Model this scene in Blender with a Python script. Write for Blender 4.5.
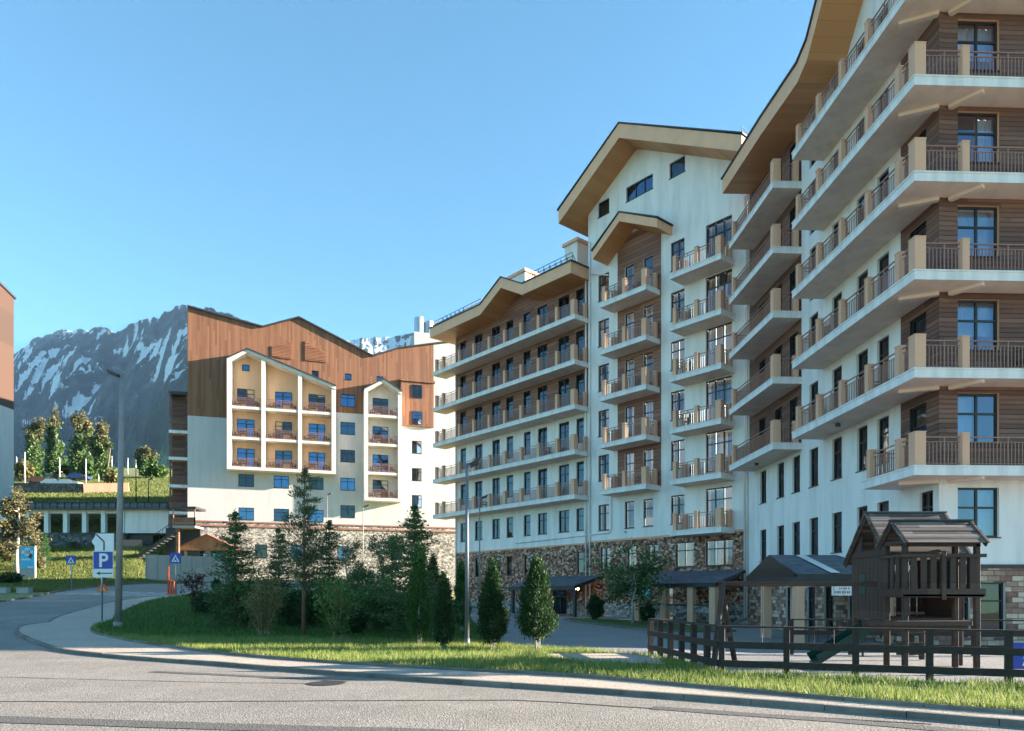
import bpy, bmesh, math, random
import numpy as np
from mathutils import Vector, Matrix, noise
from mathutils.geometry import delaunay_2d_cdt
R = math.radians
scene = bpy.context.scene
for o in list(bpy.data.objects): bpy.data.objects.remove(o)
COL = scene.collection

# ------------------------------------------------------------------ camera
cam_d = bpy.data.cameras.new('camera'); cam = bpy.data.objects.new('camera', cam_d); COL.objects.link(cam)
cam.location = (0, 0, 1.6); cam.rotation_euler = (R(90), 0, 0)
cam_d.sensor_width = 36; cam_d.lens = 36*720/1024
cam_d.shift_y = (595-365.5)/1024
cam_d.clip_start = 0.2; cam_d.clip_end = 30000
scene.camera = cam

# ------------------------------------------------------------------ light
SUN_AZ = R(6.0)      # from +X turned towards +Y
SUN_EL = R(14)
world = bpy.data.worlds.new('World'); scene.world = world; world.use_nodes = True
wn = world.node_tree.nodes; wl_ = world.node_tree.links
bg = wn['Background']; sky = wn.new('ShaderNodeTexSky'); sky.sky_type = 'NISHITA'
sky.sun_disc = False; sky.sun_elevation = SUN_EL; sky.sun_rotation = R(90)-SUN_AZ
sky.altitude = 600; sky.air_density = 1.0; sky.dust_density = 0.1; sky.ozone_density = 4.0
tint = wn.new('ShaderNodeMix'); tint.data_type = 'RGBA'; tint.blend_type = 'MULTIPLY'; tint.inputs[0].default_value = 1; tint.inputs[7].default_value = (0.64, 0.88, 0.77, 1)
wl_.new(sky.outputs[0], tint.inputs[6]); wl_.new(tint.outputs[2], bg.inputs[0]); bg.inputs[1].default_value = 0.078
sd = bpy.data.lights.new('sun', 'SUN'); sd.energy = 5.0; sd.angle = R(0.5); sd.color = (1.0, 0.88, 0.74)
sun = bpy.data.objects.new('sun', sd); COL.objects.link(sun)
sv = Vector((math.cos(SUN_AZ)*math.cos(SUN_EL), math.sin(SUN_AZ)*math.cos(SUN_EL), math.sin(SUN_EL)))
sun.rotation_euler = sv.to_track_quat('Z', 'Y').to_euler(); sun.location = (60, 0, 60)
scene.view_settings.view_transform = 'Standard'; scene.view_settings.look = 'None'
scene.view_settings.gamma = 1; scene.view_settings.exposure = 2.56

# ------------------------------------------------------------------ materials
def newmat(name):
    m = bpy.data.materials.new(name); m.use_nodes = True
    nt = m.node_tree; b = nt.nodes['Principled BSDF']
    return m, nt, b
def N(nt, t, **kw):
    n = nt.nodes.new(t)
    for k, v in kw.items():
        if k in n.inputs: n.inputs[k].default_value = v
        else: setattr(n, k, v)
    return n
def ramp(nt, stops, interp='LINEAR'):
    r = nt.nodes.new('ShaderNodeValToRGB'); cr = r.color_ramp; cr.interpolation = interp
    while len(cr.elements) < len(stops): cr.elements.new(0.5)
    for e, (p, c) in zip(cr.elements, stops):
        e.position = p; e.color = (c[0], c[1], c[2], 1)
    return r
def scl(c, f): return tuple(min(1, x*f) for x in c)
def noisy(name, col, rough=0.7, scale=3.0, var=0.15, bump=0.0, bscale=40, metallic=0.0, detail=5, fine=0.0, coord='Object'):
    m, nt, b = newmat(name); L = nt.links
    tc = N(nt, 'ShaderNodeTexCoord'); n1 = N(nt, 'ShaderNodeTexNoise', Scale=scale, Detail=detail, Roughness=0.6)
    L.new(tc.outputs[coord], n1.inputs['Vector'])
    r = ramp(nt, [(0.3, scl(col, 1-var)), (0.7, scl(col, 1+var))]); L.new(n1.outputs['Fac'], r.inputs[0])
    out = r.outputs[0]
    if fine > 0:
        n2 = N(nt, 'ShaderNodeTexNoise', Scale=bscale, Detail=3); L.new(tc.outputs[coord], n2.inputs['Vector'])
        r2 = ramp(nt, [(0.35, (1-fine,)*3), (0.65, (1+fine,)*3)]); L.new(n2.outputs['Fac'], r2.inputs[0])
        mx = N(nt, 'ShaderNodeMix', data_type='RGBA', blend_type='MULTIPLY'); mx.inputs[0].default_value = 1
        L.new(out, mx.inputs[6]); L.new(r2.outputs[0], mx.inputs[7]); out = mx.outputs[2]
    L.new(out, b.inputs['Base Color'])
    b.inputs['Roughness'].default_value = rough; b.inputs['Metallic'].default_value = metallic
    if bump > 0:
        n3 = N(nt, 'ShaderNodeTexNoise', Scale=bscale, Detail=4); L.new(tc.outputs[coord], n3.inputs['Vector'])
        bp = N(nt, 'ShaderNodeBump', Strength=bump, Distance=0.02); L.new(n3.outputs['Fac'], bp.inputs['Height'])
        L.new(bp.outputs[0], b.inputs['Normal'])
    return m
def stucco(name, col, stain=0.12):
    m, nt, b = newmat(name); L = nt.links
    tc = N(nt, 'ShaderNodeTexCoord'); mp = N(nt, 'ShaderNodeMapping'); mp.inputs['Scale'].default_value = (1.2, 1.2, 0.18)
    L.new(tc.outputs['Object'], mp.inputs[0])
    n1 = N(nt, 'ShaderNodeTexNoise', Scale=1.1, Detail=7, Roughness=0.65); L.new(mp.outputs[0], n1.inputs['Vector'])
    n2 = N(nt, 'ShaderNodeTexNoise', Scale=0.22, Detail=3); L.new(tc.outputs['Object'], n2.inputs['Vector'])
    r = ramp(nt, [(0.28, scl(col, 1-stain)), (0.55, col), (0.8, scl(col, 1.04))]); L.new(n1.outputs['Fac'], r.inputs[0])
    r2 = ramp(nt, [(0.3, (0.94, 0.95, 0.97)), (0.7, (1, 1, 1))]); L.new(n2.outputs['Fac'], r2.inputs[0])
    mx = N(nt, 'ShaderNodeMix', data_type='RGBA', blend_type='MULTIPLY'); mx.inputs[0].default_value = 1
    L.new(r.outputs[0], mx.inputs[6]); L.new(r2.outputs[0], mx.inputs[7]); L.new(mx.outputs[2], b.inputs['Base Color'])
    b.inputs['Roughness'].default_value = 0.85
    n3 = N(nt, 'ShaderNodeTexNoise', Scale=60, Detail=2); L.new(tc.outputs['Object'], n3.inputs['Vector'])
    bp = N(nt, 'ShaderNodeBump', Strength=0.15, Distance=0.01); L.new(n3.outputs['Fac'], bp.inputs['Height']); L.new(bp.outputs[0], b.inputs['Normal'])
    return m
def planks(name, axis, pitch, cols, length=3.0, gap=0.06, bump=0.6, rough=0.65):
    """boards running horizontally (axis='z' stacks them) or vertically (axis='x')"""
    m, nt, b = newmat(name); L = nt.links
    tc = N(nt, 'ShaderNodeTexCoord'); sp = N(nt, 'ShaderNodeSeparateXYZ'); L.new(tc.outputs['Object'], sp.inputs[0])
    a = sp.outputs[2 if axis == 'z' else 0]; c = sp.outputs[0 if axis == 'z' else 2]
    d = N(nt, 'ShaderNodeMath', operation='DIVIDE'); L.new(a, d.inputs[0]); d.inputs[1].default_value = pitch
    fl = N(nt, 'ShaderNodeMath', operation='FLOOR'); L.new(d.outputs[0], fl.inputs[0])
    fr = N(nt, 'ShaderNodeMath', operation='FRACT'); L.new(d.outputs[0], fr.inputs[0])
    off = N(nt, 'ShaderNodeMath', operation='MULTIPLY_ADD'); L.new(fl.outputs[0], off.inputs[0]); off.inputs[1].default_value = 0.37
    d2 = N(nt, 'ShaderNodeMath', operation='DIVIDE'); L.new(c, d2.inputs[0]); d2.inputs[1].default_value = length
    L.new(d2.outputs[0], off.inputs[2]); fl2 = N(nt, 'ShaderNodeMath', operation='FLOOR'); L.new(off.outputs[0], fl2.inputs[0])
    cb = N(nt, 'ShaderNodeCombineXYZ'); L.new(fl.outputs[0], cb.inputs[0]); L.new(fl2.outputs[0], cb.inputs[1])
    wnz = N(nt, 'ShaderNodeTexWhiteNoise'); L.new(cb.outputs[0], wnz.inputs['Vector'])
    mp = N(nt, 'ShaderNodeMapping'); mp.inputs['Scale'].default_value = (1, 1, 14) if axis == 'z' else (14, 14, 0.8)
    L.new(tc.outputs['Object'], mp.inputs[0]); gr = N(nt, 'ShaderNodeTexNoise', Scale=2.5, Detail=5); L.new(mp.outputs[0], gr.inputs['Vector'])
    md = N(nt, 'ShaderNodeMath', operation='MULTIPLY_ADD'); L.new(wnz.outputs['Value'], md.inputs[0]); md.inputs[1].default_value = 0.6
    g2 = N(nt, 'ShaderNodeMath', operation='MULTIPLY'); L.new(gr.outputs['Fac'], g2.inputs[0]); g2.inputs[1].default_value = 0.5; L.new(g2.outputs[0], md.inputs[2])
    r = ramp(nt, [(0.1+0.8*i/(len(cols)-1), cc) for i, cc in enumerate(cols)]); L.new(md.outputs[0], r.inputs[0])
    edge = ramp(nt, [(0.0, (0.25,)*3), (gap, (1,)*3), (1-gap*0.3, (1,)*3), (1.0, (0.6,)*3)]); L.new(fr.outputs[0], edge.inputs[0])
    mx = N(nt, 'ShaderNodeMix', data_type='RGBA', blend_type='MULTIPLY'); mx.inputs[0].default_value = 1
    L.new(r.outputs[0], mx.inputs[6]); L.new(edge.outputs[0], mx.inputs[7]); L.new(mx.outputs[2], b.inputs['Base Color'])
    b.inputs['Roughness'].default_value = rough
    bp = N(nt, 'ShaderNodeBump', Strength=bump, Distance=0.03); L.new(edge.outputs[0], bp.inputs['Height']); L.new(bp.outputs[0], b.inputs['Normal'])
    return m
def stone(name, scale=5.0, cols=None, metric='CHEBYCHEV'):
    m, nt, b = newmat(name); L = nt.links
    tc = N(nt, 'ShaderNodeTexCoord'); mp = N(nt, 'ShaderNodeMapping'); mp.inputs['Scale'].default_value = (1, 1, 1.35)
    L.new(tc.outputs['Object'], mp.inputs[0])
    v = N(nt, 'ShaderNodeTexVoronoi', Scale=scale, distance=metric, Randomness=0.85); L.new(mp.outputs[0], v.inputs['Vector'])
    sc = N(nt, 'ShaderNodeSeparateColor'); L.new(v.outputs['Color'], sc.inputs[0])
    cols = cols or [(0.13, 0.045, 0.030), (0.32, 0.115, 0.072), (0.50, 0.22, 0.135), (0.62, 0.35, 0.23), (0.33, 0.16, 0.10), (0.76, 0.52, 0.37)]
    r = ramp(nt, [(i/len(cols), c) for i, c in enumerate(cols)], 'CONSTANT'); L.new(sc.outputs[0], r.inputs[0])
    v2 = N(nt, 'ShaderNodeTexVoronoi', Scale=scale, feature='F2', distance=metric, Randomness=0.85); L.new(mp.outputs[0], v2.inputs['Vector'])
    sb = N(nt, 'ShaderNodeMath', operation='SUBTRACT'); L.new(v2.outputs['Distance'], sb.inputs[0]); L.new(v.outputs['Distance'], sb.inputs[1])
    e = ramp(nt, [(0.0, (0.30,)*3), (0.10, (1,)*3)]); L.new(sb.outputs[0], e.inputs[0])
    n = N(nt, 'ShaderNodeTexNoise', Scale=14, Detail=5); L.new(tc.outputs['Object'], n.inputs['Vector'])
    rn = ramp(nt, [(0.3, (0.7,)*3), (0.7, (1.2,)*3)]); L.new(n.outputs['Fac'], rn.inputs[0])
    mx = N(nt, 'ShaderNodeMix', data_type='RGBA', blend_type='MULTIPLY'); mx.inputs[0].default_value = 1
    L.new(r.outputs[0], mx.inputs[6]); L.new(e.outputs[0], mx.inputs[7])
    my = N(nt, 'ShaderNodeMix', data_type='RGBA', blend_type='MULTIPLY'); my.inputs[0].default_value = 1
    L.new(mx.outputs[2], my.inputs[6]); L.new(rn.outputs[0], my.inputs[7]); L.new(my.outputs[2], b.inputs['Base Color'])
    b.inputs['Roughness'].default_value = 0.85
    bp = N(nt, 'ShaderNodeBump', Strength=0.8, Distance=0.05); L.new(e.outputs[0], bp.inputs['Height']); L.new(bp.outputs[0], b.inputs['Normal'])
    return m
def brick(name):
    m, nt, b = newmat(name); L = nt.links
    tc = N(nt, 'ShaderNodeTexCoord'); sp = N(nt, 'ShaderNodeSeparateXYZ'); L.new(tc.outputs['Object'], sp.inputs[0])
    cb = N(nt, 'ShaderNodeCombineXYZ'); L.new(sp.outputs[0], cb.inputs[0]); L.new(sp.outputs[2], cb.inputs[1])
    br = N(nt, 'ShaderNodeTexBrick', Scale=1.0); L.new(cb.outputs[0], br.inputs['Vector'])
    br.inputs['Brick Width'].default_value = 0.44; br.inputs['Row Height'].default_value = 0.19; br.inputs['Mortar Size'].default_value = 0.012
    br.inputs['Color1'].default_value = (0, 0, 0, 1); br.inputs['Color2'].default_value = (1, 1, 1, 1); br.inputs['Mortar'].default_value = (0.5,)*3+(1,)
    n = N(nt, 'ShaderNodeTexNoise', Scale=3.2, Detail=3); L.new(tc.outputs['Object'], n.inputs['Vector'])
    ad = N(nt, 'ShaderNodeMix', data_type='RGBA'); ad.inputs[0].default_value = 0.45; L.new(br.outputs['Color'], ad.inputs[6]); L.new(n.outputs['Fac'], ad.inputs[7])
    r = ramp(nt, [(0.15, (0.09, 0.04, 0.03)), (0.38, (0.30, 0.14, 0.095)), (0.55, (0.46, 0.28, 0.19)), (0.75, (0.70, 0.51, 0.37))]); L.new(ad.outputs[2], r.inputs[0])
    mx = N(nt, 'ShaderNodeMix', data_type='RGBA'); L.new(br.outputs['Fac'], mx.inputs[0]); L.new(r.outputs[0], mx.inputs[6]); mx.inputs[7].default_value = (0.10, 0.085, 0.075, 1)
    L.new(mx.outputs[2], b.inputs['Base Color']); b.inputs['Roughness'].default_value = 0.85
    bp = N(nt, 'ShaderNodeBump', Strength=0.7, Distance=0.04, invert=True); L.new(br.outputs['Fac'], bp.inputs['Height']); L.new(bp.outputs[0], b.inputs['Normal'])
    return m
def glass(name, tint=(0.28, 0.36, 0.40), refl=0.10, gc=(0.42, 0.48, 0.56, 1)):
    m, nt, b = newmat(name); L = nt.links
    nt.nodes.remove(b); out = [n for n in nt.nodes if n.type == 'OUTPUT_MATERIAL'][0]
    tr = N(nt, 'ShaderNodeBsdfTransparent'); tr.inputs[0].default_value = tint+(1,)
    gl = N(nt, 'ShaderNodeBsdfGlossy', Roughness=0.02); gl.inputs[0].default_value = gc
    tc = N(nt, 'ShaderNodeTexCoord'); nz = N(nt, 'ShaderNodeTexNoise', Scale=1.3, Detail=1); L.new(tc.outputs['Object'], nz.inputs['Vector'])
    bp = N(nt, 'ShaderNodeBump', Strength=0.12, Distance=0.03); L.new(nz.outputs['Fac'], bp.inputs['Height']); L.new(bp.outputs[0], gl.inputs['Normal'])
    fr = N(nt, 'ShaderNodeFresnel', IOR=1.5); md = N(nt, 'ShaderNodeMath', operation='MULTIPLY_ADD', use_clamp=True); L.new(fr.outputs[0], md.inputs[0]); md.inputs[1].default_value = 1.0; md.inputs[2].default_value = refl
    mx = N(nt, 'ShaderNodeMixShader'); L.new(md.outputs[0], mx.inputs[0]); L.new(tr.outputs[0], mx.inputs[1]); L.new(gl.outputs[0], mx.inputs[2]); L.new(mx.outputs[0], out.inputs[0])
    return m
def leafmat(name, dark, mid, light, rough=0.6, trans=0.25):
    m, nt, b = newmat(name); L = nt.links
    g = N(nt, 'ShaderNodeNewGeometry'); tc = N(nt, 'ShaderNodeTexCoord')
    n = N(nt, 'ShaderNodeTexNoise', Scale=1.3, Detail=2); L.new(tc.outputs['Object'], n.inputs['Vector'])
    a = N(nt, 'ShaderNodeMath', operation='MULTIPLY_ADD'); L.new(g.outputs['Random Per Island'], a.inputs[0]); a.inputs[1].default_value = 0.6
    s = N(nt, 'ShaderNodeMath', operation='MULTIPLY'); L.new(n.outputs['Fac'], s.inputs[0]); s.inputs[1].default_value = 0.5; L.new(s.outputs[0], a.inputs[2])
    r = ramp(nt, [(0.15, dark), (0.5, mid), (0.95, light)]); L.new(a.outputs[0], r.inputs[0]); L.new(r.outputs[0], b.inputs['Base Color'])
    b.inputs['Roughness'].default_value = rough; b.inputs['Specular IOR Level'].default_value = 0.25
    out = [x for x in nt.nodes if x.type == 'OUTPUT_MATERIAL'][0]
    t = N(nt, 'ShaderNodeBsdfTranslucent'); L.new(r.outputs[0], t.inputs[0])
    mx = N(nt, 'ShaderNodeMixShader'); mx.inputs[0].default_value = trans; L.new(b.outputs[0], mx.inputs[1]); L.new(t.outputs[0], mx.inputs[2]); L.new(mx.outputs[0], out.inputs[0])
    return m

M = {}
M['white'] = stucco('white_stucco', (0.88, 0.80, 0.75), 0.2)
M['cream'] = stucco('cream_stucco', (0.70, 0.64, 0.57))
M['loggia'] = stucco('warm_lit_stucco', (0.80, 0.49, 0.29), 0.08)  # loggia back walls: warm bounced light is painted into the stucco colour
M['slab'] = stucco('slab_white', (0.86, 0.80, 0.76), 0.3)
M['under'] = stucco('slab_underside_bounce', (0.86, 0.66, 0.55), 0.2)  # slab stucco with the warm bounce light from the ground put into its colour
M['tan'] = stucco('tan_pillar', (0.80, 0.43, 0.27), 0.18)
M['fascia'] = noisy('tan_fascia', (0.80, 0.42, 0.24), 0.6, 1.2, 0.08)
M['soffit'] = planks('wood_soffit', 'x', 0.4, [(0.52, 0.22, 0.08), (0.62, 0.27, 0.10), (0.68, 0.31, 0.12)], 3, 0.02, 0.2, 0.5)
M['siding'] = planks('brown_siding', 'z', 0.17, [(0.105, 0.042, 0.028), (0.17, 0.072, 0.048), (0.25, 0.118, 0.08)], 3.2, 0.16, 0.9)
M['siding2'] = planks('russet_siding', 'z', 0.27, [(0.17, 0.065, 0.04), (0.26, 0.105, 0.065), (0.35, 0.16, 0.10)], 3.2, 0.16, 0.9)
M['dwood'] = planks('brown_vertical_boards', 'x', 0.21, [(0.145, 0.054, 0.023), (0.22, 0.086, 0.037), (0.30, 0.128, 0.060)], 4.5, 0.09, 0.7)
M['stone'] = stone('rubble_stone')
M['greystone'] = stone('grey_rubble', 3.8, [(0.16, 0.14, 0.12), (0.30, 0.26, 0.22), (0.44, 0.40, 0.34), (0.55, 0.50, 0.43), (0.36, 0.33, 0.30)])
M['dstone'] = stone('dark_stone_band', 2.6, [(0.08, 0.08, 0.08), (0.14, 0.14, 0.13), (0.2, 0.19, 0.17), (0.11, 0.12, 0.11)])
M['brick'] = brick('blotchy_brick')
M['rail'] = noisy('brown_rail_paint', (0.34, 0.16, 0.11), 0.4, 5, 0.1)
M['frame'] = noisy('dark_frame', (0.022, 0.018, 0.016), 0.4, 5, 0.1)
M['glass'] = glass('window_glass')
M['bglass'] = glass('blue_window_glass', (0.10, 0.16, 0.24), 0.40, (0.24, 0.40, 0.66, 1))
M['cglass'] = glass('clear_window_glass', (0.66, 0.76, 0.86), 0.16, (0.6, 0.7, 0.9, 1))
M['dwhite'] = stucco('warm_white_stucco', (0.56, 0.53, 0.50), 0.14)
M['bglass2'] = glass('dark_blue_window_glass', (0.22, 0.28, 0.34), 0.24, (0.30, 0.42, 0.60, 1))
M['curtain'] = noisy('curtain_cloth', (0.42, 0.41, 0.40), 0.9, 4, 0.12)
M['cloth'] = noisy('white_net_curtain', (0.78, 0.80, 0.84), 0.9, 4, 0.08)
M['curtain2'] = noisy('warm_curtain_cloth', (0.30, 0.25, 0.20), 0.9, 4, 0.12)
M['roof'] = noisy('dark_roof_metal', (0.035, 0.033, 0.036), 0.5, 2, 0.2)
M['bluewroof'] = planks('blue_grey_shingles', 'z', 0.09, [(0.06, 0.075, 0.10), (0.10, 0.12, 0.15), (0.15, 0.17, 0.20)], 0.35, 0.12, 0.6, 0.55)
M['metal'] = noisy('galvanised_metal', (0.42, 0.43, 0.44), 0.35, 6, 0.12, metallic=0.7)
M['postgrey'] = noisy('blue_grey_post', (0.13, 0.145, 0.16), 0.45, 3, 0.12)
M['pole'] = noisy('grey_pole', (0.26, 0.235, 0.215), 0.5, 3, 0.16, metallic=0.1)
M['dark'] = noisy('dark_paint', (0.03, 0.028, 0.028), 0.5, 5, 0.2)
M['whitep'] = noisy('white_paint', (0.78, 0.78, 0.76), 0.45, 4, 0.06)
M['blue'] = noisy('sign_blue', (0.012, 0.045, 0.33), 0.35, 6, 0.08)
M['cyan'] = noisy('board_cyan', (0.03, 0.42, 0.66), 0.35, 1.5, 0.18)
M['orange'] = noisy('orange_plastic', (0.75, 0.10, 0.02), 0.45, 6, 0.1)
M['yellow'] = noisy('yellow_paint', (0.80, 0.52, 0.03), 0.45, 6, 0.1)
M['oldwood'] = planks('weathered_brown_timber', 'z', 0.6, [(0.034, 0.018, 0.012), (0.056, 0.031, 0.021), (0.088, 0.050, 0.034)], 1.6, 0.02, 0.3, 0.75)
M['fencewood'] = noisy('dark_stained_fence_timber', (0.026, 0.016, 0.012), 0.7, 9, 0.4, 0.4, 40)
M['mgrass'] = leafmat('meadow_grass', (0.05, 0.085, 0.014), (0.12, 0.15, 0.03), (0.26, 0.26, 0.09), 0.6, 0.25)
M['roofboards'] = planks('weathered_roof_boards', 'z', 0.07, [(0.05, 0.038, 0.034), (0.11, 0.085, 0.075), (0.22, 0.18, 0.16)], 0.9, 0.15, 0.8, 0.85)
M['green'] = noisy('green_plastic', (0.008, 0.05, 0.032), 0.45, 3, 0.1)
M['bark'] = noisy('bark', (0.13, 0.095, 0.07), 0.9, 6, 0.35, 0.6, 30)
M['rbark'] = noisy('reddish_bark', (0.20, 0.10, 0.06), 0.9, 6, 0.3, 0.6, 30)
M['palebark'] = noisy('pale_bark', (0.42, 0.38, 0.33), 0.9, 6, 0.3, 0.4, 30)
M['twig'] = noisy('straw_twigs', (0.34, 0.26, 0.14), 0.9, 6, 0.3)
M['conc'] = noisy('grey_concrete', (0.36, 0.35, 0.33), 0.85, 1.2, 0.15, 0.2, 40)
M['greyfence'] = planks('grey_hoarding', 'x', 0.9, [(0.34, 0.27, 0.23), (0.39, 0.31, 0.27), (0.43, 0.35, 0.30)], 9, 0.02, 0.5)
M['orangewood'] = planks('orange_boards', 'x', 0.16, [(0.30, 0.11, 0.04), (0.42, 0.17, 0.07)], 4, 0.1, 0.5)
M['chairwood'] = noisy('dark_chair', (0.06, 0.04, 0.03), 0.6, 8, 0.2)
M['conifer'] = leafmat('fir_needles', (0.026, 0.056, 0.018), (0.07, 0.13, 0.042), (0.16, 0.24, 0.085))
M['pine'] = leafmat('pine_needles', (0.028, 0.048, 0.018), (0.07, 0.105, 0.042), (0.16, 0.19, 0.09))
M['thuja'] = leafmat('thuja_leaves', (0.009, 0.026, 0.009), (0.024, 0.058, 0.016), (0.06, 0.115, 0.034))
M['gthuja'] = leafmat('bright_thuja_leaves', (0.016, 0.05, 0.012), (0.04, 0.11, 0.025), (0.08, 0.18, 0.045))
M['leaf'] = leafmat('green_leaves', (0.03, 0.07, 0.015), (0.08, 0.155, 0.034), (0.18, 0.28, 0.075))
M['yleaf'] = leafmat('spring_yellow_leaves', (0.08, 0.085, 0.025), (0.16, 0.15, 0.05), (0.28, 0.24, 0.10))
M['bronze'] = leafmat('bronze_leaves', (0.06, 0.062, 0.025), (0.125, 0.115, 0.05), (0.24, 0.20, 0.10))
M['redleaf'] = leafmat('dark_red_leaves', (0.03, 0.010, 0.010), (0.07, 0.022, 0.02), (0.13, 0.05, 0.035))
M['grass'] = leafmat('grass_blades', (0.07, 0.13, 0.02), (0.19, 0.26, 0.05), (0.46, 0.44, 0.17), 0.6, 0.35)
M['dgrass'] = leafmat('shade_grass_blades', (0.03, 0.08, 0.015), (0.07, 0.15, 0.028), (0.17, 0.26, 0.07), 0.6, 0.3)  # greener mown lawn, its colour also darkened for the shade it lies in

_m, _nt, _b = newmat('lit_lamp'); _b.inputs['Emission Color'].default_value = (1, .75, .45, 1); _b.inputs['Emission Strength'].default_value = 6; M['lampglow'] = _m
# ground materials
def ground(name, cols, s1, s2, rough=0.95, bump=0.5, bs=30):
    m, nt, b = newmat(name); L = nt.links
    tc = N(nt, 'ShaderNodeTexCoord')
    n1 = N(nt, 'ShaderNodeTexNoise', Scale=s1, Detail=6, Roughness=0.65); L.new(tc.outputs['Object'], n1.inputs['Vector'])
    n2 = N(nt, 'ShaderNodeTexNoise', Scale=s2, Detail=4, Roughness=0.7); L.new(tc.outputs['Object'], n2.inputs['Vector'])
    ad = N(nt, 'ShaderNodeMath', operation='ADD'); L.new(n1.outputs['Fac'], ad.inputs[0]); L.new(n2.outputs['Fac'], ad.inputs[1])
    hf = N(nt, 'ShaderNodeMath', operation='MULTIPLY'); L.new(ad.outputs[0], hf.inputs[0]); hf.inputs[1].default_value = 0.5
    r = ramp(nt, [(0.34+0.32*i/(len(cols)-1), c) for i, c in enumerate(cols)]); L.new(hf.outputs[0], r.inputs[0])
    L.new(r.outputs[0], b.inputs['Base Color']); b.inputs['Roughness'].default_value = rough
    n3 = N(nt, 'ShaderNodeTexNoise', Scale=bs, Detail=3); L.new(tc.outputs['Object'], n3.inputs['Vector'])
    bp = N(nt, 'ShaderNodeBump', Strength=bump, Distance=0.03); L.new(n3.outputs['Fac'], bp.inputs['Height']); L.new(bp.outputs[0], b.inputs['Normal'])
    return m
def asphalt(name, lo, hi, grit=70):
    m, nt, b = newmat(name); L = nt.links
    tc = N(nt, 'ShaderNodeTexCoord')
    n1 = N(nt, 'ShaderNodeTexNoise', Scale=0.45, Detail=8, Roughness=0.72); L.new(tc.outputs['Object'], n1.inputs['Vector'])
    r1 = ramp(nt, [(0.3, lo), (0.7, hi)]); L.new(n1.outputs['Fac'], r1.inputs[0])
    v = N(nt, 'ShaderNodeTexVoronoi', Scale=grit); L.new(tc.outputs['Object'], v.inputs['Vector'])
    sc = N(nt, 'ShaderNodeSeparateColor'); L.new(v.outputs['Color'], sc.inputs[0])
    r2 = ramp(nt, [(0, (0.66,)*3), (0.5, (0.96,)*3), (1, (1.38,)*3)]); L.new(sc.outputs[0], r2.inputs[0])
    mx = N(nt, 'ShaderNodeMix', data_type='RGBA', blend_type='MULTIPLY'); mx.inputs[0].default_value = 1
    L.new(r1.outputs[0], mx.inputs[6]); L.new(r2.outputs[0], mx.inputs[7]); L.new(mx.outputs[2], b.inputs['Base Color'])
    b.inputs['Roughness'].default_value = 0.9
    bp = N(nt, 'ShaderNodeBump', Strength=0.6, Distance=0.012); L.new(v.outputs['Distance'], bp.inputs['Height']); L.new(bp.outputs[0], b.inputs['Normal'])
    return m
M['asphalt'] = asphalt('asphalt', (0.19, 0.165, 0.14), (0.295, 0.26, 0.222), 45)
M['asphalt2'] = asphalt('asphalt_patch', (0.085, 0.078, 0.07), (0.12, 0.11, 0.10), 45)
M['paving'] = asphalt('footway_asphalt', (0.40, 0.32, 0.25), (0.50, 0.41, 0.33), 60)
M['plaza'] = asphalt('court_paving', (0.20, 0.195, 0.19), (0.27, 0.26, 0.25), 50)
M['tar'] = noisy('tar', (0.03, 0.028, 0.026), 0.6, 5, 0.2)
M['kerb'] = noisy('kerb_concrete', (0.17, 0.145, 0.12), 0.9, 2.5, 0.25, 0.5, 40)
_k = M['kerb'].node_tree; _g = _k.nodes.new('ShaderNodeNewGeometry'); _r = ramp(_k, [(0, (.8,)*3), (1, (1.18,)*3)]); _k.links.new(_g.outputs['Random Per Island'], _r.inputs[0])
_b = _k.nodes['Principled BSDF']; _o = _b.inputs['Base Color'].links[0].from_socket; _x = N(_k, 'ShaderNodeMix', data_type='RGBA', blend_type='MULTIPLY'); _x.inputs[0].default_value = 1
_k.links.new(_o, _x.inputs[6]); _k.links.new(_r.outputs[0], _x.inputs[7]); _k.links.new(_x.outputs[2], _b.inputs['Base Color'])
M['lawn'] = ground('lawn', [(0.03, 0.065, 0.013), (0.06, 0.115, 0.022), (0.11, 0.17, 0.04)], 0.6, 18)
M['slope'] = ground('meadow', [(0.06, 0.085, 0.014), (0.13, 0.15, 0.032), (0.20, 0.205, 0.055), (0.28, 0.255, 0.10)], 0.25, 5, bs=8)
M['dirt'] = ground('dirt', [(0.12, 0.10, 0.07), (0.2, 0.17, 0.12)], 0.8, 9)

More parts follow.
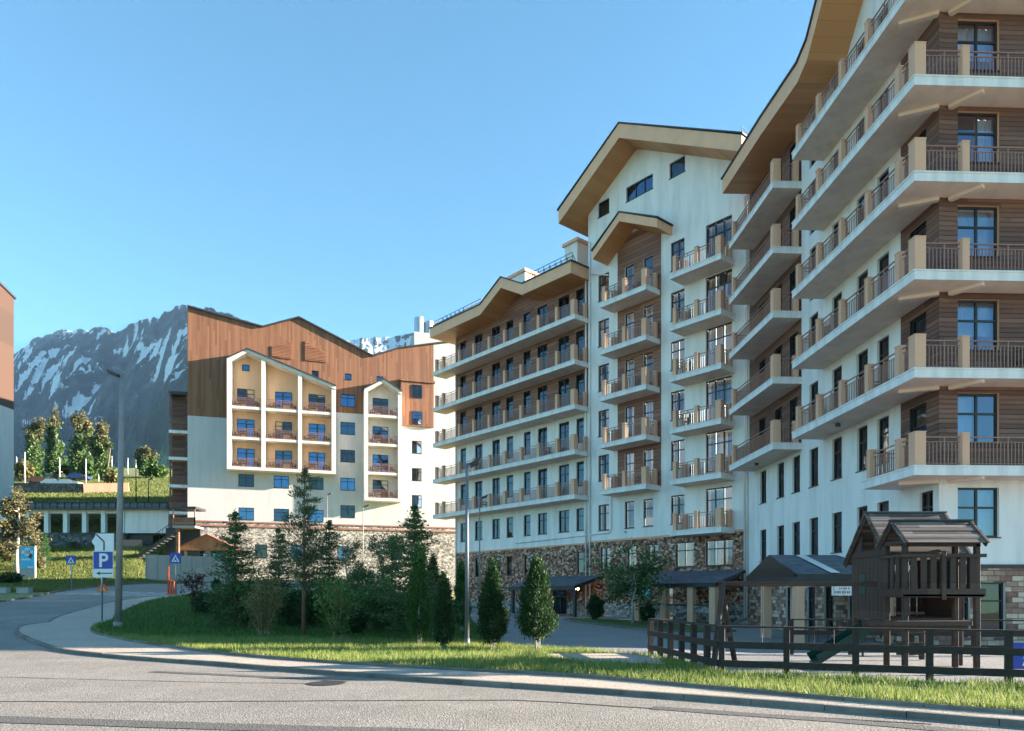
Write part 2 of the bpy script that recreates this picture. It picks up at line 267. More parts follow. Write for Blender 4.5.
# ------------------------------------------------------------------ object helpers
def tag(o, label=None, cat=None, group=None, kind=None):
    if label: o['label'] = label
    if cat: o['category'] = cat
    if group: o['group'] = group
    if kind: o['kind'] = kind
    return o
def empty(name, loc, rz=0, label=None, cat=None, group=None, parent=None):
    o = bpy.data.objects.new(name, None); COL.objects.link(o); o.empty_display_size = 0.3
    o.location = loc; o.rotation_euler = (0, 0, rz)
    if parent: o.parent = parent
    return tag(o, label, cat, group)
def link(name, mesh, parent=None, loc=(0, 0, 0), rz=0, rot=None):
    o = bpy.data.objects.new(name, mesh); COL.objects.link(o)
    if parent: o.parent = parent
    o.location = loc; o.rotation_euler = rot if rot else (0, 0, rz)
    return o
class MB:
    def __init__(s): s.v = []; s.f = []; s.m = []; s.slots = []
    def slot(s, m):
        m = M[m] if isinstance(m, str) else m
        if m not in s.slots: s.slots.append(m)
        return s.slots.index(m)
    def face(s, pts, m):
        i = len(s.v); s.v += [tuple(p) for p in pts]; s.f.append(tuple(range(i, i+len(pts)))); s.m.append(s.slot(m)); return s
    def box(s, x0, x1, y0, y1, z0, z1, m, mt=None, mb=None, mf=None):
        if x0 > x1: x0, x1 = x1, x0
        if y0 > y1: y0, y1 = y1, y0
        if z0 > z1: z0, z1 = z1, z0
        i = len(s.v)
        s.v += [(x0,y0,z0),(x1,y0,z0),(x1,y1,z0),(x0,y1,z0),(x0,y0,z1),(x1,y0,z1),(x1,y1,z1),(x0,y1,z1)]
        k = s.slot(m)
        for q, mm in (((0,3,2,1), mb), ((4,5,6,7), mt), ((0,1,5,4), mf), ((1,2,6,5), None), ((2,3,7,6), None), ((3,0,4,7), None)):
            s.f.append(tuple(i+a for a in q)); s.m.append(s.slot(mm) if mm else k)
        return s
    def bar(s, p, q, w, h, m, up=(0, 0, 1)):
        p = Vector(p); q = Vector(q); d = (q-p).normalized(); up = Vector(up)
        if abs(d.dot(up)) > 0.98: up = Vector((0, 1, 0))
        a = d.cross(up).normalized()*w/2; b = a.cross(d).normalized()*h/2
        i = len(s.v)
        for c in (p, q):
            for e in (a+b, a-b, -a-b, -a+b): s.v.append(tuple(c+e))
        k = s.slot(m)
        for f in ((0,1,2,3), (7,6,5,4), (0,4,5,1), (1,5,6,2), (2,6,7,3), (3,7,4,0)): s.f.append(tuple(i+x for x in f)); s.m.append(k)
        return s
    def tube(s, pts, rad, m, n=8, cap=True):
        pts = [Vector(p) for p in pts]
        if not isinstance(rad, (list, tuple)): rad = [rad]*len(pts)
        i0 = len(s.v); k = s.slot(m); ref = Vector((0.31, 0.95, 0.05)).normalized()
        for j, p in enumerate(pts):
            d = (pts[min(j+1, len(pts)-1)]-pts[max(j-1, 0)]).normalized()
            a = d.cross(ref)
            if a.length < 1e-3: a = d.cross(Vector((1, 0, 0)))
            a.normalize(); b = d.cross(a)
            for t in range(n):
                an = 2*math.pi*t/n; s.v.append(tuple(p+(a*math.cos(an)+b*math.sin(an))*rad[j]))
        for j in range(len(pts)-1):
            for t in range(n):
                a0 = i0+j*n+t; a1 = i0+j*n+(t+1) % n
                s.f.append((a0, a1, a1+n, a0+n)); s.m.append(k)
        if cap:
            s.f.append(tuple(i0+t for t in range(n))[::-1]); s.m.append(k)
            e = i0+(len(pts)-1)*n; s.f.append(tuple(e+t for t in range(n))); s.m.append(k)
        return s
    def prism(s, poly, a0, a1, axis, m, mcap=None):
        """poly of 2D points extruded along axis: 'y' -> poly is (x,z); 'x' -> (y,z); 'z' -> (x,y)"""
        def P(u, v, w): return (u, w, v) if axis == 'y' else ((w, u, v) if axis == 'x' else (u, v, w))
        i = len(s.v); n = len(poly)
        s.v += [P(u, v, a0) for u, v in poly]+[P(u, v, a1) for u, v in poly]
        k = s.slot(m); kc = s.slot(mcap) if mcap else k
        s.f.append(tuple(range(i, i+n))); s.m.append(kc); s.f.append(tuple(range(i+n, i+2*n))[::-1]); s.m.append(kc)
        for j in range(n):
            jj = (j+1) % n; s.f.append((i+j, i+n+j, i+n+jj, i+jj)); s.m.append(k)
        return s
    def mesh(s, name, smooth=False, recalc=True):
        me = bpy.data.meshes.new(name); me.from_pydata(s.v, [], s.f)
        for m in s.slots: me.materials.append(m)
        me.polygons.foreach_set('material_index', s.m)
        if recalc:
            bm = bmesh.new(); bm.from_mesh(me); bmesh.ops.recalc_face_normals(bm, faces=bm.faces); bm.to_mesh(me); bm.free()
        if smooth: me.polygons.foreach_set('use_smooth', [True]*len(me.polygons))
        me.update(); return me
    def build(s, name, parent=None, loc=(0, 0, 0), rz=0, smooth=False, recalc=True, rot=None):
        return link(name, s.mesh(name, smooth, recalc), parent, loc, rz, rot)
def bevel(o, w=0.02, seg=1):
    b = o.modifiers.new('bevel', 'BEVEL'); b.width = w; b.segments = seg; b.limit_method = 'ANGLE'; return o

# ------------------------------------------------------------------ terrain
def sm(a, b, x):
    t = max(0., min(1., (x-a)/(b-a))); return t*t*(3-2*t)
def pw(pts, x):
    if x <= pts[0][0]: return pts[0][1]
    for (a, u), (b, v) in zip(pts, pts[1:]):
        if x <= b: return u+(v-u)*(x-a)/(b-a)
    return pts[-1][1]
FP = [(17, 0), (25, .22), (33, .75), (50, 1.85), (60, 2.4), (70, 3.0), (83, 3.4), (95, 3.7)]
ZL = [(58, 2.3), (66, 3.0), (77, 5.4), (85, 7.2), (88, 7.6), (93, 11), (98, 14.0), (130, 21), (200, 37), (260, 45), (330, 44), (420, 30)]
def tz(x, y):
    wx = sm(4, -20, x) if x > -20 else 1.0
    wx = 1-sm(-20, 4, x)
    z = wx*pw(FP, y)
    z -= 0.3*sm(3, 8, x)*sm(18, 24, y)*(1-sm(40, 52, y))
    if y > 58:
        k = x/y; u = sm(82, 92, y); w = 1-sm(-.525+.085*u, -.475+.075*u, k)
        z = z*(1-w)+pw(ZL, y)*w
    return z
def sheet(name, poly, mat, off, step=1.0, kind='structure', skirt=0.0):
    from math import floor
    xs = [p[0] for p in poly]; ys = [p[1] for p in poly]
    bp = []
    n = len(poly)
    for i in range(n):
        a = Vector(poly[i]); b = Vector(poly[(i+1) % n]); k = max(1, int((b-a).length/step))
        for j in range(k): bp.append(a.lerp(b, j/k))
    nb = len(bp); verts = list(bp)
    def inside(px, py):
        c = False; j = nb-1
        for i in range(nb):
            xi, yi = bp[i]; xj, yj = bp[j]
            if (yi > py) != (yj > py) and px < (xj-xi)*(py-yi)/(yj-yi)+xi: c = not c
            j = i
        return c
    y = min(ys)+step/2
    while y < max(ys):
        x = min(xs)+step/2
        while x < max(xs):
            if inside(x, y): verts.append(Vector((x, y)))
            x += step
        y += step
    r = delaunay_2d_cdt(verts, [(i, (i+1) % nb) for i in range(nb)], [], 1, 1e-4)
    vv = [(p.x, p.y, tz(p.x, p.y)+off) for p in r[0]]; ff = [tuple(f) for f in r[2]]
    if skirt:
        base = len(vv)
        for p in bp: vv.append((p.x, p.y, tz(p.x, p.y)+off)); vv.append((p.x, p.y, tz(p.x, p.y)+off-skirt))
        for i in range(nb):
            j = (i+1) % nb; ff.append((base+2*i, base+2*j, base+2*j+1, base+2*i+1))
    me = bpy.data.meshes.new(name); me.from_pydata(vv, [], ff); me.materials.append(M[mat])
    bm = bmesh.new(); bm.from_mesh(me)
    for f in bm.faces:
        f.normal_update()
        if abs(f.normal.z) > 0.3 and f.normal.z < 0: f.normal_flip()
    bm.to_mesh(me); bm.free(); me.update()
    o = link(name, me); o['kind'] = kind; return o, inside
def smoothline(pts, n=8):
    out = []
    P = [Vector(p) for p in pts]
    for i in range(len(P)-1):
        p0 = P[max(i-1, 0)]; p1 = P[i]; p2 = P[i+1]; p3 = P[min(i+2, len(P)-1)]
        for j in range(n):
            t = j/n
            out.append(0.5*((2*p1)+(p2-p0)*t+(2*p0-5*p1+4*p2-p3)*t*t+(3*p1-p0-3*p2+p3)*t**3))
    out.append(P[-1]); return [tuple(p) for p in out]
def kerbline(name, pts, w, h, off, mat='kerb'):
    """kerb laid as separate one-metre stones with narrow joints"""
    P = [Vector(p) for p in pts]; mb = MB(); k = mb.slot(mat); rr = random.Random(len(pts))
    cum = [0.0]
    for a, b in zip(P, P[1:]): cum.append(cum[-1]+(b-a).length)
    def at(s_):
        s_ = max(0, min(cum[-1], s_))
        for i in range(len(P)-1):
            if s_ <= cum[i+1]: return P[i].lerp(P[i+1], (s_-cum[i])/max(1e-6, cum[i+1]-cum[i]))
        return P[-1]
    s_ = 0.0
    while s_ < cum[-1]-.05:
        e_ = min(s_+1.0, cum[-1]); j = rr.uniform(-.006, .006); base = len(mb.v); st = [s_+.005, (s_+e_)/2, e_-.005]
        for q in st:
            p = at(q); d = (at(q+.05)-at(q-.05)).normalized(); nrm = Vector((-d.y, d.x))
            for e, zz in ((-w/2, off-.03), (-w/2, off+h-.015+j), (-w/2+.015, off+h+j), (w/2-.015, off+h+j), (w/2, off+h-.015+j), (w/2, off-.03)):
                v = p+nrm*e; mb.v.append((v.x, v.y, tz(p.x, p.y)+zz))
        for i in range(2):
            for c in range(5):
                a = base+i*6+c; mb.f.append((a, a+1, a+7, a+6)); mb.m.append(k)
        mb.f.append(tuple(base+c for c in range(6))); mb.m.append(k); mb.f.append(tuple(base+12+c for c in range(6))[::-1]); mb.m.append(k); s_ = e_
    o = mb.build(name); o['kind'] = 'structure'; return o
# ------------------------------------------------------------------ ground
def axis_steps(lo, hi, a, b, fine, grow=1.25):
    v = list(np.arange(a, b+1e-6, fine)); s = fine; x = b
    while x < hi: s *= grow; x += s; v.append(min(x, hi))
    s = fine; x = a
    while x > lo: s *= grow; x -= s; v.insert(0, max(x, lo))
    return v
gx = axis_steps(-2600, 2600, -70, 45, 1.0); gy = axis_steps(-900, 700, -5, 135, 1.0)
vv = []; ff = []
for y in gy:
    for x in gx:
        z = tz(x, y)-0.07
        if y > 58: z += 0.25*noise.noise(Vector((x*.12, y*.12, 0)))*sm(60, 80, y)
        if y > 300: z -= sm(300, 700, y)*90
        vv.append((x, y, z))
nx = len(gx)
for j in range(len(gy)-1):
    for i in range(nx-1):
        a = j*nx+i; ff.append((a, a+1, a+nx+1, a+nx))
me = bpy.data.meshes.new('ground'); me.from_pydata(vv, [], ff); me.materials.append(M['slope']); me.polygons.foreach_set('use_smooth', [True]*len(ff))
tag(link('ground', me), kind='structure')

K1 = [(-18.4, 28.6), (-18.6, 27.4), (-17.6, 25.6), (-15.4, 23.0), (-12.5, 19.9), (-9.9, 18.1), (-7.4, 16.8), (-5.1, 15.4), (-2.3, 13.7), (.8, 12.1), (3.6, 10.5), (5.5, 9.2), (8, 7.5), (14, 3.4), (22, -2)]
K1 = smoothline(K1, 5)
REdge = [(-18.4, 28.6), (-19.3, 30.5), (-20.3, 33.6), (-21.9, 40), (-21.9, 46), (-20.5, 51), (-16, 57), (-8, 61.5), (4, 65)]
REdge = smoothline(REdge, 4)
LEdge = [(-60, 19), (-38, 21), (-31, 25), (-28.3, 31), (-28.4, 40), (-31.2, 49.7), (-32.4, 55), (-31.8, 60), (-26, 65.5), (-14, 69.5), (4, 72)]
LEdge = smoothline(LEdge, 4)
K2 = [(-15.75, 27.2), (-15.2, 26.0), (-14.2, 24.7), (-11.8, 22.2), (-9.3, 20), (-7, 18.1), (-2.6, 15.3), (.92, 13.6), (3.1, 11.85), (4.9, 10.3), (6.5, 9.2), (9.4, 7.6), (16, 3.6), (24, -2)]
K2 = smoothline(K2, 5)
LK = [(-15.75, 27.2), (-16.4, 29.5), (-17.5, 32), (-19.2, 37), (-20.1, 41), (-20.0, 46), (-18.5, 50.5), (-14, 55), (-6, 58.8), (4, 62)]
LK = smoothline(LK, 4)
sheet('road', [(24, -30), *reversed(K1), *REdge[1:], *reversed(LEdge), (-60, -30)], 'asphalt', 0.0, 1.2)
# footway between the two kerbs
sheet('footway', [*K1, *reversed(K2)], 'paving', 0.075, 0.8)
sheet('footway', [*REdge, *reversed(LK)], 'paving', 0.073, 0.8)
sheet('footway', [K1[0], LK[0], LK[1], REdge[1]], 'paving', 0.071, 0.8)
kerbline('kerb', [*reversed(REdge), *K1[1:]], 0.14, 0.085, 0.0)
kerbline('kerb', LEdge, 0.14, 0.10, 0.0)
kerbline('kerb', [*reversed(LK), *K2[1:]], 0.08, 0.135, 0.0)
# lawn island and front strip
BACK = [(24, 4.5), (13, 9.4), (8.45, 12.1), (4.05, 13.9), (3.6, 17.6), (2.4, 19.2), (0.0, 20.8), (-1.2, 27), (-1.6, 33), (-2.6, 42), (-3.5, 50), (-5.5, 57)]
isl = [*K2, *BACK, *[p for p in reversed(LK) if p[0] < -6]]
lawn, lawn_in = sheet('lawn', isl, 'lawn', 0.10, 0.9, skirt=.12)
sheet('court', [(-7, 66), (-5.5, 57), (-3.5, 50), (-2.6, 42), (-1.6, 33), (-1.2, 27), (0.0, 20.8), (2.4, 19.2), (3.6, 17.6), (4.05, 13.9), (8.45, 12.1), (13, 9.4), (24, 4.5), (60, -10), (60, 30), (20, 48)], 'plaza', 0.035, 1.5)
sheet('path', [(0.9, 18.2), (2.9, 18.3), (3.5, 16.6), (3.3, 15.4), (1.6, 15.9), (0.8, 17.2)], 'paving', 0.125, 0.7)
bed, bed_in = sheet('lawn', smoothline([(3.4, 46.5), (3.6, 41.5), (5.4, 38.2), (8.2, 36.0), (11.0, 36.3), (11.6, 39), (9.2, 44.5), (5.5, 48.5), (3.4, 46.5)], 4)[:-1], 'lawn', 0.09, 0.9, skirt=.1)
kerbline('kerb', smoothline([(3.4, 46.5), (3.6, 41.5), (5.4, 38.2), (8.2, 36.0), (11.0, 36.3)], 4), 0.12, 0.13, 0.0)
# lawn left of the road (lower verge) and meadow behind it
# cracks, patches and crossing on the road
def strip(name, pts, w, mat, off, jit=0.0, kind='structure'):
    rr = random.Random(len(pts)*7+int(w*100)); P = [Vector(p) for p in pts]; Q = []
    for a, b in zip(P, P[1:]):
        n = max(1, int((b-a).length/0.25))
        for i in range(n): Q.append(a.lerp(b, i/n))
    Q.append(P[-1]); mb = MB(); k = mb.slot(mat)
    ph = rr.random()*50
    for i, p in enumerate(Q):
        d = (Q[min(i+1, len(Q)-1)]-Q[max(i-1, 0)]).normalized(); nr = Vector((-d.y, d.x))
        wob = jit*noise.noise(Vector((i*.22+ph, 0, 0)))*2; ww = w*(1+jit*6*noise.noise(Vector((i*.6+ph, 5, 0)))) if jit else w
        for e in (-ww/2, ww/2):
            q = p+nr*(e+wob); mb.v.append((q.x, q.y, tz(q.x, q.y)+off))
    for i in range(len(Q)-1): mb.f.append((2*i, 2*i+1, 2*i+3, 2*i+2)); mb.m.append(k)
    o = mb.build(name, recalc=False); o['kind'] = kind; return o
strip('road_crack', [(-14, 10.9), (-6, 10.75), (0, 10.95), (5.2, 8.9)], 0.05, 'tar', 0.006, 0.03)
strip('road_crack', smoothline([(-20, 16.5), (-13, 14.8), (-8, 13.6), (-3.5, 12.9)], 6), 0.035, 'tar', 0.006, 0.05)
strip('road_patch', [(-7.2, 9.35), (-3.6, 8.75), (-1.0, 8.35), (2.5, 7.6)], 0.42, 'asphalt2', 0.008, 0.02)
strip('road_patch', smoothline([(-7.5, 15.0), (-4.4, 13.9), (-3.0, 13.45)], 4), 0.24, 'asphalt2', 0.008, 0.05)
strip('road_patch', smoothline([(2.0, 10.2), (4.4, 9.0), (6.0, 7.9)], 4), 0.3, 'asphalt2', 0.007, 0.05)
for i in range(8):
    t = (i+.5)/8; cx = -31.0+(-22.2+31.0)*t; cy = 49.6+(46.2-49.6)*t
    strip('crossing_stripe', [(cx-.7, cy-1.6), (cx+.7, cy+1.6)], 0.34, 'cream', 0.01, 0.0)
# drain cover
sheet('manhole', [(-3.35+.34*math.cos(a), 13.0+.34*math.sin(a)) for a in np.linspace(0, 2*math.pi, 16, endpoint=False)], 'tar', 0.012, 0.5)

# ------------------------------------------------------------------ mountains
SK = [(-700, 420), (-400, 380), (-200, 400), (-60, 372), (0, 362), (14, 354), (27, 345), (32, 340), (42, 336), (53, 333), (61, 330), (70, 331), (79, 329), (88, 331.5), (98, 327), (106, 329), (115, 332), (125, 327), (135, 320.5), (146, 320.5), (157, 317), (172, 309), (184, 305), (200, 308), (221, 311), (250, 322), (300, 336), (345, 340.5), (367, 338), (385, 337.5), (395, 336), (415, 333), (450, 330), (500, 352), (620, 380), (800, 372), (1000, 400), (1400, 420)]
def mk_mountain():
    m, nt, b = newmat('mountain_rock_and_snow'); L = nt.links
    at = N(nt, 'ShaderNodeAttribute', attribute_name='snow'); tc = N(nt, 'ShaderNodeTexCoord')
    n = N(nt, 'ShaderNodeTexNoise', Scale=0.02, Detail=9, Roughness=0.7); L.new(tc.outputs['Object'], n.inputs['Vector'])
    nn = N(nt, 'ShaderNodeTexNoise', Scale=0.006, Detail=9, Roughness=0.75); L.new(tc.outputs['Object'], nn.inputs['Vector'])
    r_ = ramp(nt, [(0.36, (0.012, 0.024, 0.032)), (0.52, (0.035, 0.052, 0.060)), (0.68, (0.12, 0.135, 0.14))]); L.new(n.outputs['Fac'], r_.inputs[0])
    rg_ = ramp(nt, [(0.36, (0.006, 0.020, 0.010)), (0.52, (0.014, 0.034, 0.018)), (0.68, (0.04, 0.06, 0.035))]); L.new(n.outputs['Fac'], rg_.inputs[0])
    sx = N(nt, 'ShaderNodeSeparateXYZ'); L.new(tc.outputs['Object'], sx.inputs[0]); hz_ = N(nt, 'ShaderNodeMath', operation='MULTIPLY_ADD'); L.new(nn.outputs['Fac'], hz_.inputs[0]); hz_.inputs[1].default_value = 700; L.new(sx.outputs[2], hz_.inputs[2])
    dv = N(nt, 'ShaderNodeMath', operation='DIVIDE'); L.new(hz_.outputs[0], dv.inputs[0]); dv.inputs[1].default_value = 1600; rz_ = ramp(nt, [(0.50, (0, 0, 0)), (0.62, (1, 1, 1))]); L.new(dv.outputs[0], rz_.inputs[0])
    r = N(nt, 'ShaderNodeMix', data_type='RGBA'); L.new(rz_.outputs[0], r.inputs[0]); L.new(rg_.outputs[0], r.inputs[6]); L.new(r_.outputs[0], r.inputs[7])
    a = N(nt, 'ShaderNodeMath', operation='MULTIPLY_ADD'); L.new(nn.outputs['Fac'], a.inputs[0]); a.inputs[1].default_value = 2.2; a.inputs[2].default_value = -1.15
    a2 = N(nt, 'ShaderNodeMath', operation='MULTIPLY_ADD'); L.new(n.outputs['Fac'], a2.inputs[0]); a2.inputs[1].default_value = 1.2; L.new(a.outputs[0], a2.inputs[2])
    s = N(nt, 'ShaderNodeMath', operation='ADD'); L.new(at.outputs['Fac'], s.inputs[0]); L.new(a2.outputs[0], s.inputs[1])
    rs = ramp(nt, [(0.98, (0, 0, 0)), (1.0, (1, 1, 1))])
    h = N(nt, 'ShaderNodeMath', operation='MULTIPLY'); L.new(s.outputs[0], h.inputs[0]); h.inputs[1].default_value = 0.62
    rs = ramp(nt, [(0.66, (0, 0, 0)), (0.72, (1, 1, 1))]); L.new(h.outputs[0], rs.inputs[0])
    mx = N(nt, 'ShaderNodeMix', data_type='RGBA'); L.new(rs.outputs[0], mx.inputs[0]); L.new(r.outputs[2], mx.inputs[6]); mx.inputs[7].default_value = (0.78, 0.80, 0.83, 1)
    L.new(mx.outputs[2], b.inputs['Base Color']); b.inputs['Roughness'].default_value = 0.9
    bp = N(nt, 'ShaderNodeBump', Strength=1.0, Distance=25); L.new(n.outputs['Fac'], bp.inputs['Height']); L.new(bp.outputs[0], b.inputs['Normal'])
    # snow blobs given in picture-like bearing/height ratios: (k centre, e centre, k size, e size, slope, weight)
    def K(px): return (px-512)/720
    def E(py): return (595-py)/720
    blobs = [(K(52), E(378), .045, .028, -.75, .95), (K(78), E(366), .03, .020, -.3, .7), (K(25), E(380), .02, .02, 0, .6), (K(55), E(404), .05, .008, -.55, .75), (K(97), E(350), .005, .03, 0.6, .5),
             (K(163), E(348), .026, .010, .2, .7), (K(172), E(372), .02, .022, 0, .7), (K(140), E(340), .006, .028, .8, .8), (K(92), E(402), .012, .018, 1.2, .6), (K(66), E(414), .008, .012, 0, .4),
             (K(118), E(350), .02, .008, 0, .5), (K(30), E(372), .03, .01, -.6, .6), (K(380), E(344), .08, .012, 0, .7), (K(62), E(331), .02, .004, 0, .6), (K(85), E(331), .02, .004, 0, .6), (K(105), E(331), .015, .004, 0, .6),
             (K(140), E(321), .015, .004, 0, .6), (K(182), E(308), .02, .004, 0, .5), (K(148), E(330), .01, .01, 0, .2), (K(15), E(415), .03, .006, -.6, .6), (K(180), E(330), .01, .01, 0.5, .5)]
    Y0, Y1 = 1300., 3600.; nk, ns = 620, 170
    ks = np.linspace((-900-512)/720, (1500-512)/720, nk); vv = []; sn = []
    ks = np.concatenate([np.linspace(-1.05, -.75, 50, endpoint=False), np.linspace(-.75, 0.02, 520, endpoint=False), np.linspace(.02, 1.3, 100)]); nk = len(ks)
    for j in range(ns):
        s = j/(ns-18)
        for k in ks:
            px = 512+k*720; r = (595-pw(SK, px))/720; G_ = 1.25-.72*sm(-.80, -.36, k)
            if s <= 1:
                Y = (Y0+(Y1-Y0)*s)*G_; x = k*Y
                h = r*Y1*G_*(0.02+0.98*(s**1.25))
                q = Vector((x*.0016, Y*.0016, 0.3)); 
                rg = noise.ridged_multi_fractal(q, 1.0, 2.1, 6, 1.0, 2.0)-1.1
                nz = noise.fractal(Vector((x*.006, Y*.003, 1.7)), 1.0, 2.0, 6)
                amp = (1-abs(2*s-1)**5)*(1-.6*sm(-.46, -.36, k))
                h += (rg*150+nz*95+noise.fractal(Vector((x*.02, Y*.008, 9.7)), .8, 2.0, 4)*26)*amp + 0*s
                h += (noise.fractal(Vector((k*70, 3.1, 0)), .8, 2.0, 6)*16+noise.fractal(Vector((k*260, 1.1, 0)), .8, 2.0, 3)*7)*sm(.72, 1, s)*(1-.78*sm(-.46, -.36, k))
                h = min(h, (r*Y+6) if s > .5 else h) + 1.6
            else:
                Y = (Y1+(s-1)*1200)*G_; x = k*Y; h = r*Y1*G_*(1-(s-1)*3)+(noise.fractal(Vector((k*70, 3.1, 0)), .8, 2.0, 6)*16+noise.fractal(Vector((k*260, 1.1, 0)), .8, 2.0, 3)*7)*(1-(s-1)*6)*(1-.78*sm(-.46, -.36, k))
            vv.append((x, Y, h)); e = h/Y
            w = 0.
            for (bk, be, sk, se, sl, wt) in blobs:
                dk = k-bk
                if abs(dk) < 3*sk:
                    de = e-be-sl*dk; u = (dk/sk)**2+(de/se)**2
                    w = max(w, .86*wt*math.exp(-u*.8))
            w += 0.16*sm(.25, .37, e)
            sn.append(w)
    Hh = np.array([v[2] for v in vv]).reshape(ns, nk); Lp = np.zeros_like(Hh)
    for q in (2, 4): Lp[:, q:-q] += (Hh[:, :-2*q]+Hh[:, 2*q:])/2-Hh[:, q:-q]
    Gr = np.abs(np.gradient(Hh, axis=1)); Wc = np.clip(Lp/14., -.30, .38)
    base_w = np.array(sn).reshape(ns, nk); sn = (base_w+Wc*(0.35+.65*np.clip(base_w*1.4, 0, 1))*1.1).ravel()
    ff = []
    for j in range(ns-1):
        for i in range(nk-1):
            a = j*nk+i; ff.append((a, a+1, a+nk+1, a+nk))
    me = bpy.data.meshes.new('mountain'); me.from_pydata(vv, [], ff); me.materials.append(m)
    at = me.attributes.new('snow', 'FLOAT', 'POINT'); at.data.foreach_set('value', np.array(sn, dtype=np.float32))
    me.polygons.foreach_set('use_smooth', [True]*len(ff))
    o = link('mountain', me); o['kind'] = 'structure'
mk_mountain()
# haze
def haze():
    mb = MB(); mb.box(-6400, 3400, -950, 6300, -130, 1620, 'conc'); me = mb.mesh('haze')
    m = bpy.data.materials.new('haze_air'); m.use_nodes = True; nt = m.node_tree; nt.nodes.remove(nt.nodes['Principled BSDF'])
    out = [n for n in nt.nodes if n.type == 'OUTPUT_MATERIAL'][0]
    v = N(nt, 'ShaderNodeVolumePrincipled'); v.inputs['Color'].default_value = (0.40, 0.66, 1.0, 1); v.inputs['Density'].default_value = HAZE; v.inputs['Anisotropy'].default_value = 0.0
    nt.links.new(v.outputs[0], out.inputs['Volume']); me.materials.clear(); me.materials.append(m)
    o = link('haze', me); o['kind'] = 'stuff'
HAZE = 0.000045
haze()
# valley shoulder with dark forest behind the hotels
def shoulder():
    vv = []; ff = []; xs = np.linspace(-900, 900, 90); ys = np.linspace(560, 1250, 30)
    for y in ys:
        for x in xs:
            k = x/y; px = 512+720*k
            top = pw([(-400, 480), (60, 478), (120, 470), (150, 458), (190, 438), (330, 470), (1500, 480)], px)
            s = (y-560)/690; h = 1.6+(595-top)*y/720*sm(0, 1, s*1.15)*1.0+noise.fractal(Vector((x*.01, y*.01, 4)), 1, 2, 4)*8-40*(1-s)
            vv.append((x, y, h))
    for j in range(29):
        for i in range(89): a = j*90+i; ff.append((a, a+1, a+91, a+90))
    me = bpy.data.meshes.new('hill'); me.from_pydata(vv, [], ff); me.materials.append(M['lawn']); tag(link('hill', me), kind='structure')
    rr = np.random.RandomState(4); mb = MB(); kk = mb.slot('conifer')
    n = 0
    while n < 2600:
        y = rr.uniform(640, 1240); px = rr.uniform(-30, 215); x = (px-512)/720*y
        i = int((x+900)/1800*89); j = int((y-560)/690*29)
        z = vv[j*90+i][2]; h = rr.uniform(12, 22); r = h*.2; q = len(mb.v); mb.v.append((x, y, z+h))
        for t in range(5): mb.v.append((x+r*math.cos(t*1.257+n), y+r*math.sin(t*1.257+n), z-1))
        for t in range(5): mb.f.append((q, q+1+t, q+1+(t+1) % 5)); mb.m.append(kk)
        n += 1
    tag(mb.build('forest', recalc=False), 'dark conifer forest on the far shoulder below the snowy mountain', 'forest', kind='stuff')
shoulder()

# ------------------------------------------------------------------ building kit
def wall_mesh(x0, x1, z0, z1, holes, matfn, xb=(), zb=(), profile=None, depth=0.24, reveal='white', y=0.0):
    xs = sorted(set([x0, x1]+[h[0] for h in holes]+[h[1] for h in holes]+list(xb))); zs = sorted(set([z0, z1]+[h[2] for h in holes]+[h[3] for h in holes]+list(zb)))
    xs = [x for x in xs if x0-1e-6 <= x <= x1+1e-6]; zs = [z for z in zs if z0-1e-6 <= z <= z1+1e-6]
    mb = MB()
    def zz(x, z, top): 
        if profile is None: return z
        p = pw(profile, x); return p if top else min(z, p)
    for i in range(len(xs)-1):
        if xs[i+1]-xs[i] < 1e-4: continue
        for j in range(len(zs)-1):
            if zs[j+1]-zs[j] < 1e-4: continue
            cx = (xs[i]+xs[i+1])/2; cz = (zs[j]+zs[j+1])/2
            if any(h[0] < cx < h[1] and h[2] < cz < h[3] for h in holes): continue
            top = j == len(zs)-2
            mb.face([(xs[i], y, zz(xs[i], zs[j], 0)), (xs[i+1], y, zz(xs[i+1], zs[j], 0)), (xs[i+1], y, zz(xs[i+1], zs[j+1], top)), (xs[i], y, zz(xs[i], zs[j+1], top))], matfn(cx, cz))
    for h in holes:
        a, b, c, d = h[:4]; m = reveal if not callable(reveal) else reveal((a+b)/2, (c+d)/2)
        mb.face([(a, y, c), (a, y+depth, c), (a, y+depth, d), (a, y, d)], m); mb.face([(b, y, c), (b, y, d), (b, y+depth, d), (b, y+depth, c)], m)
        mb.face([(a, y, d), (a, y+depth, d), (b, y+depth, d), (b, y, d)], m); mb.face([(a, y, c), (b, y, c), (b, y+depth, c), (a, y+depth, c)], m)
    return mb
_wc = {}
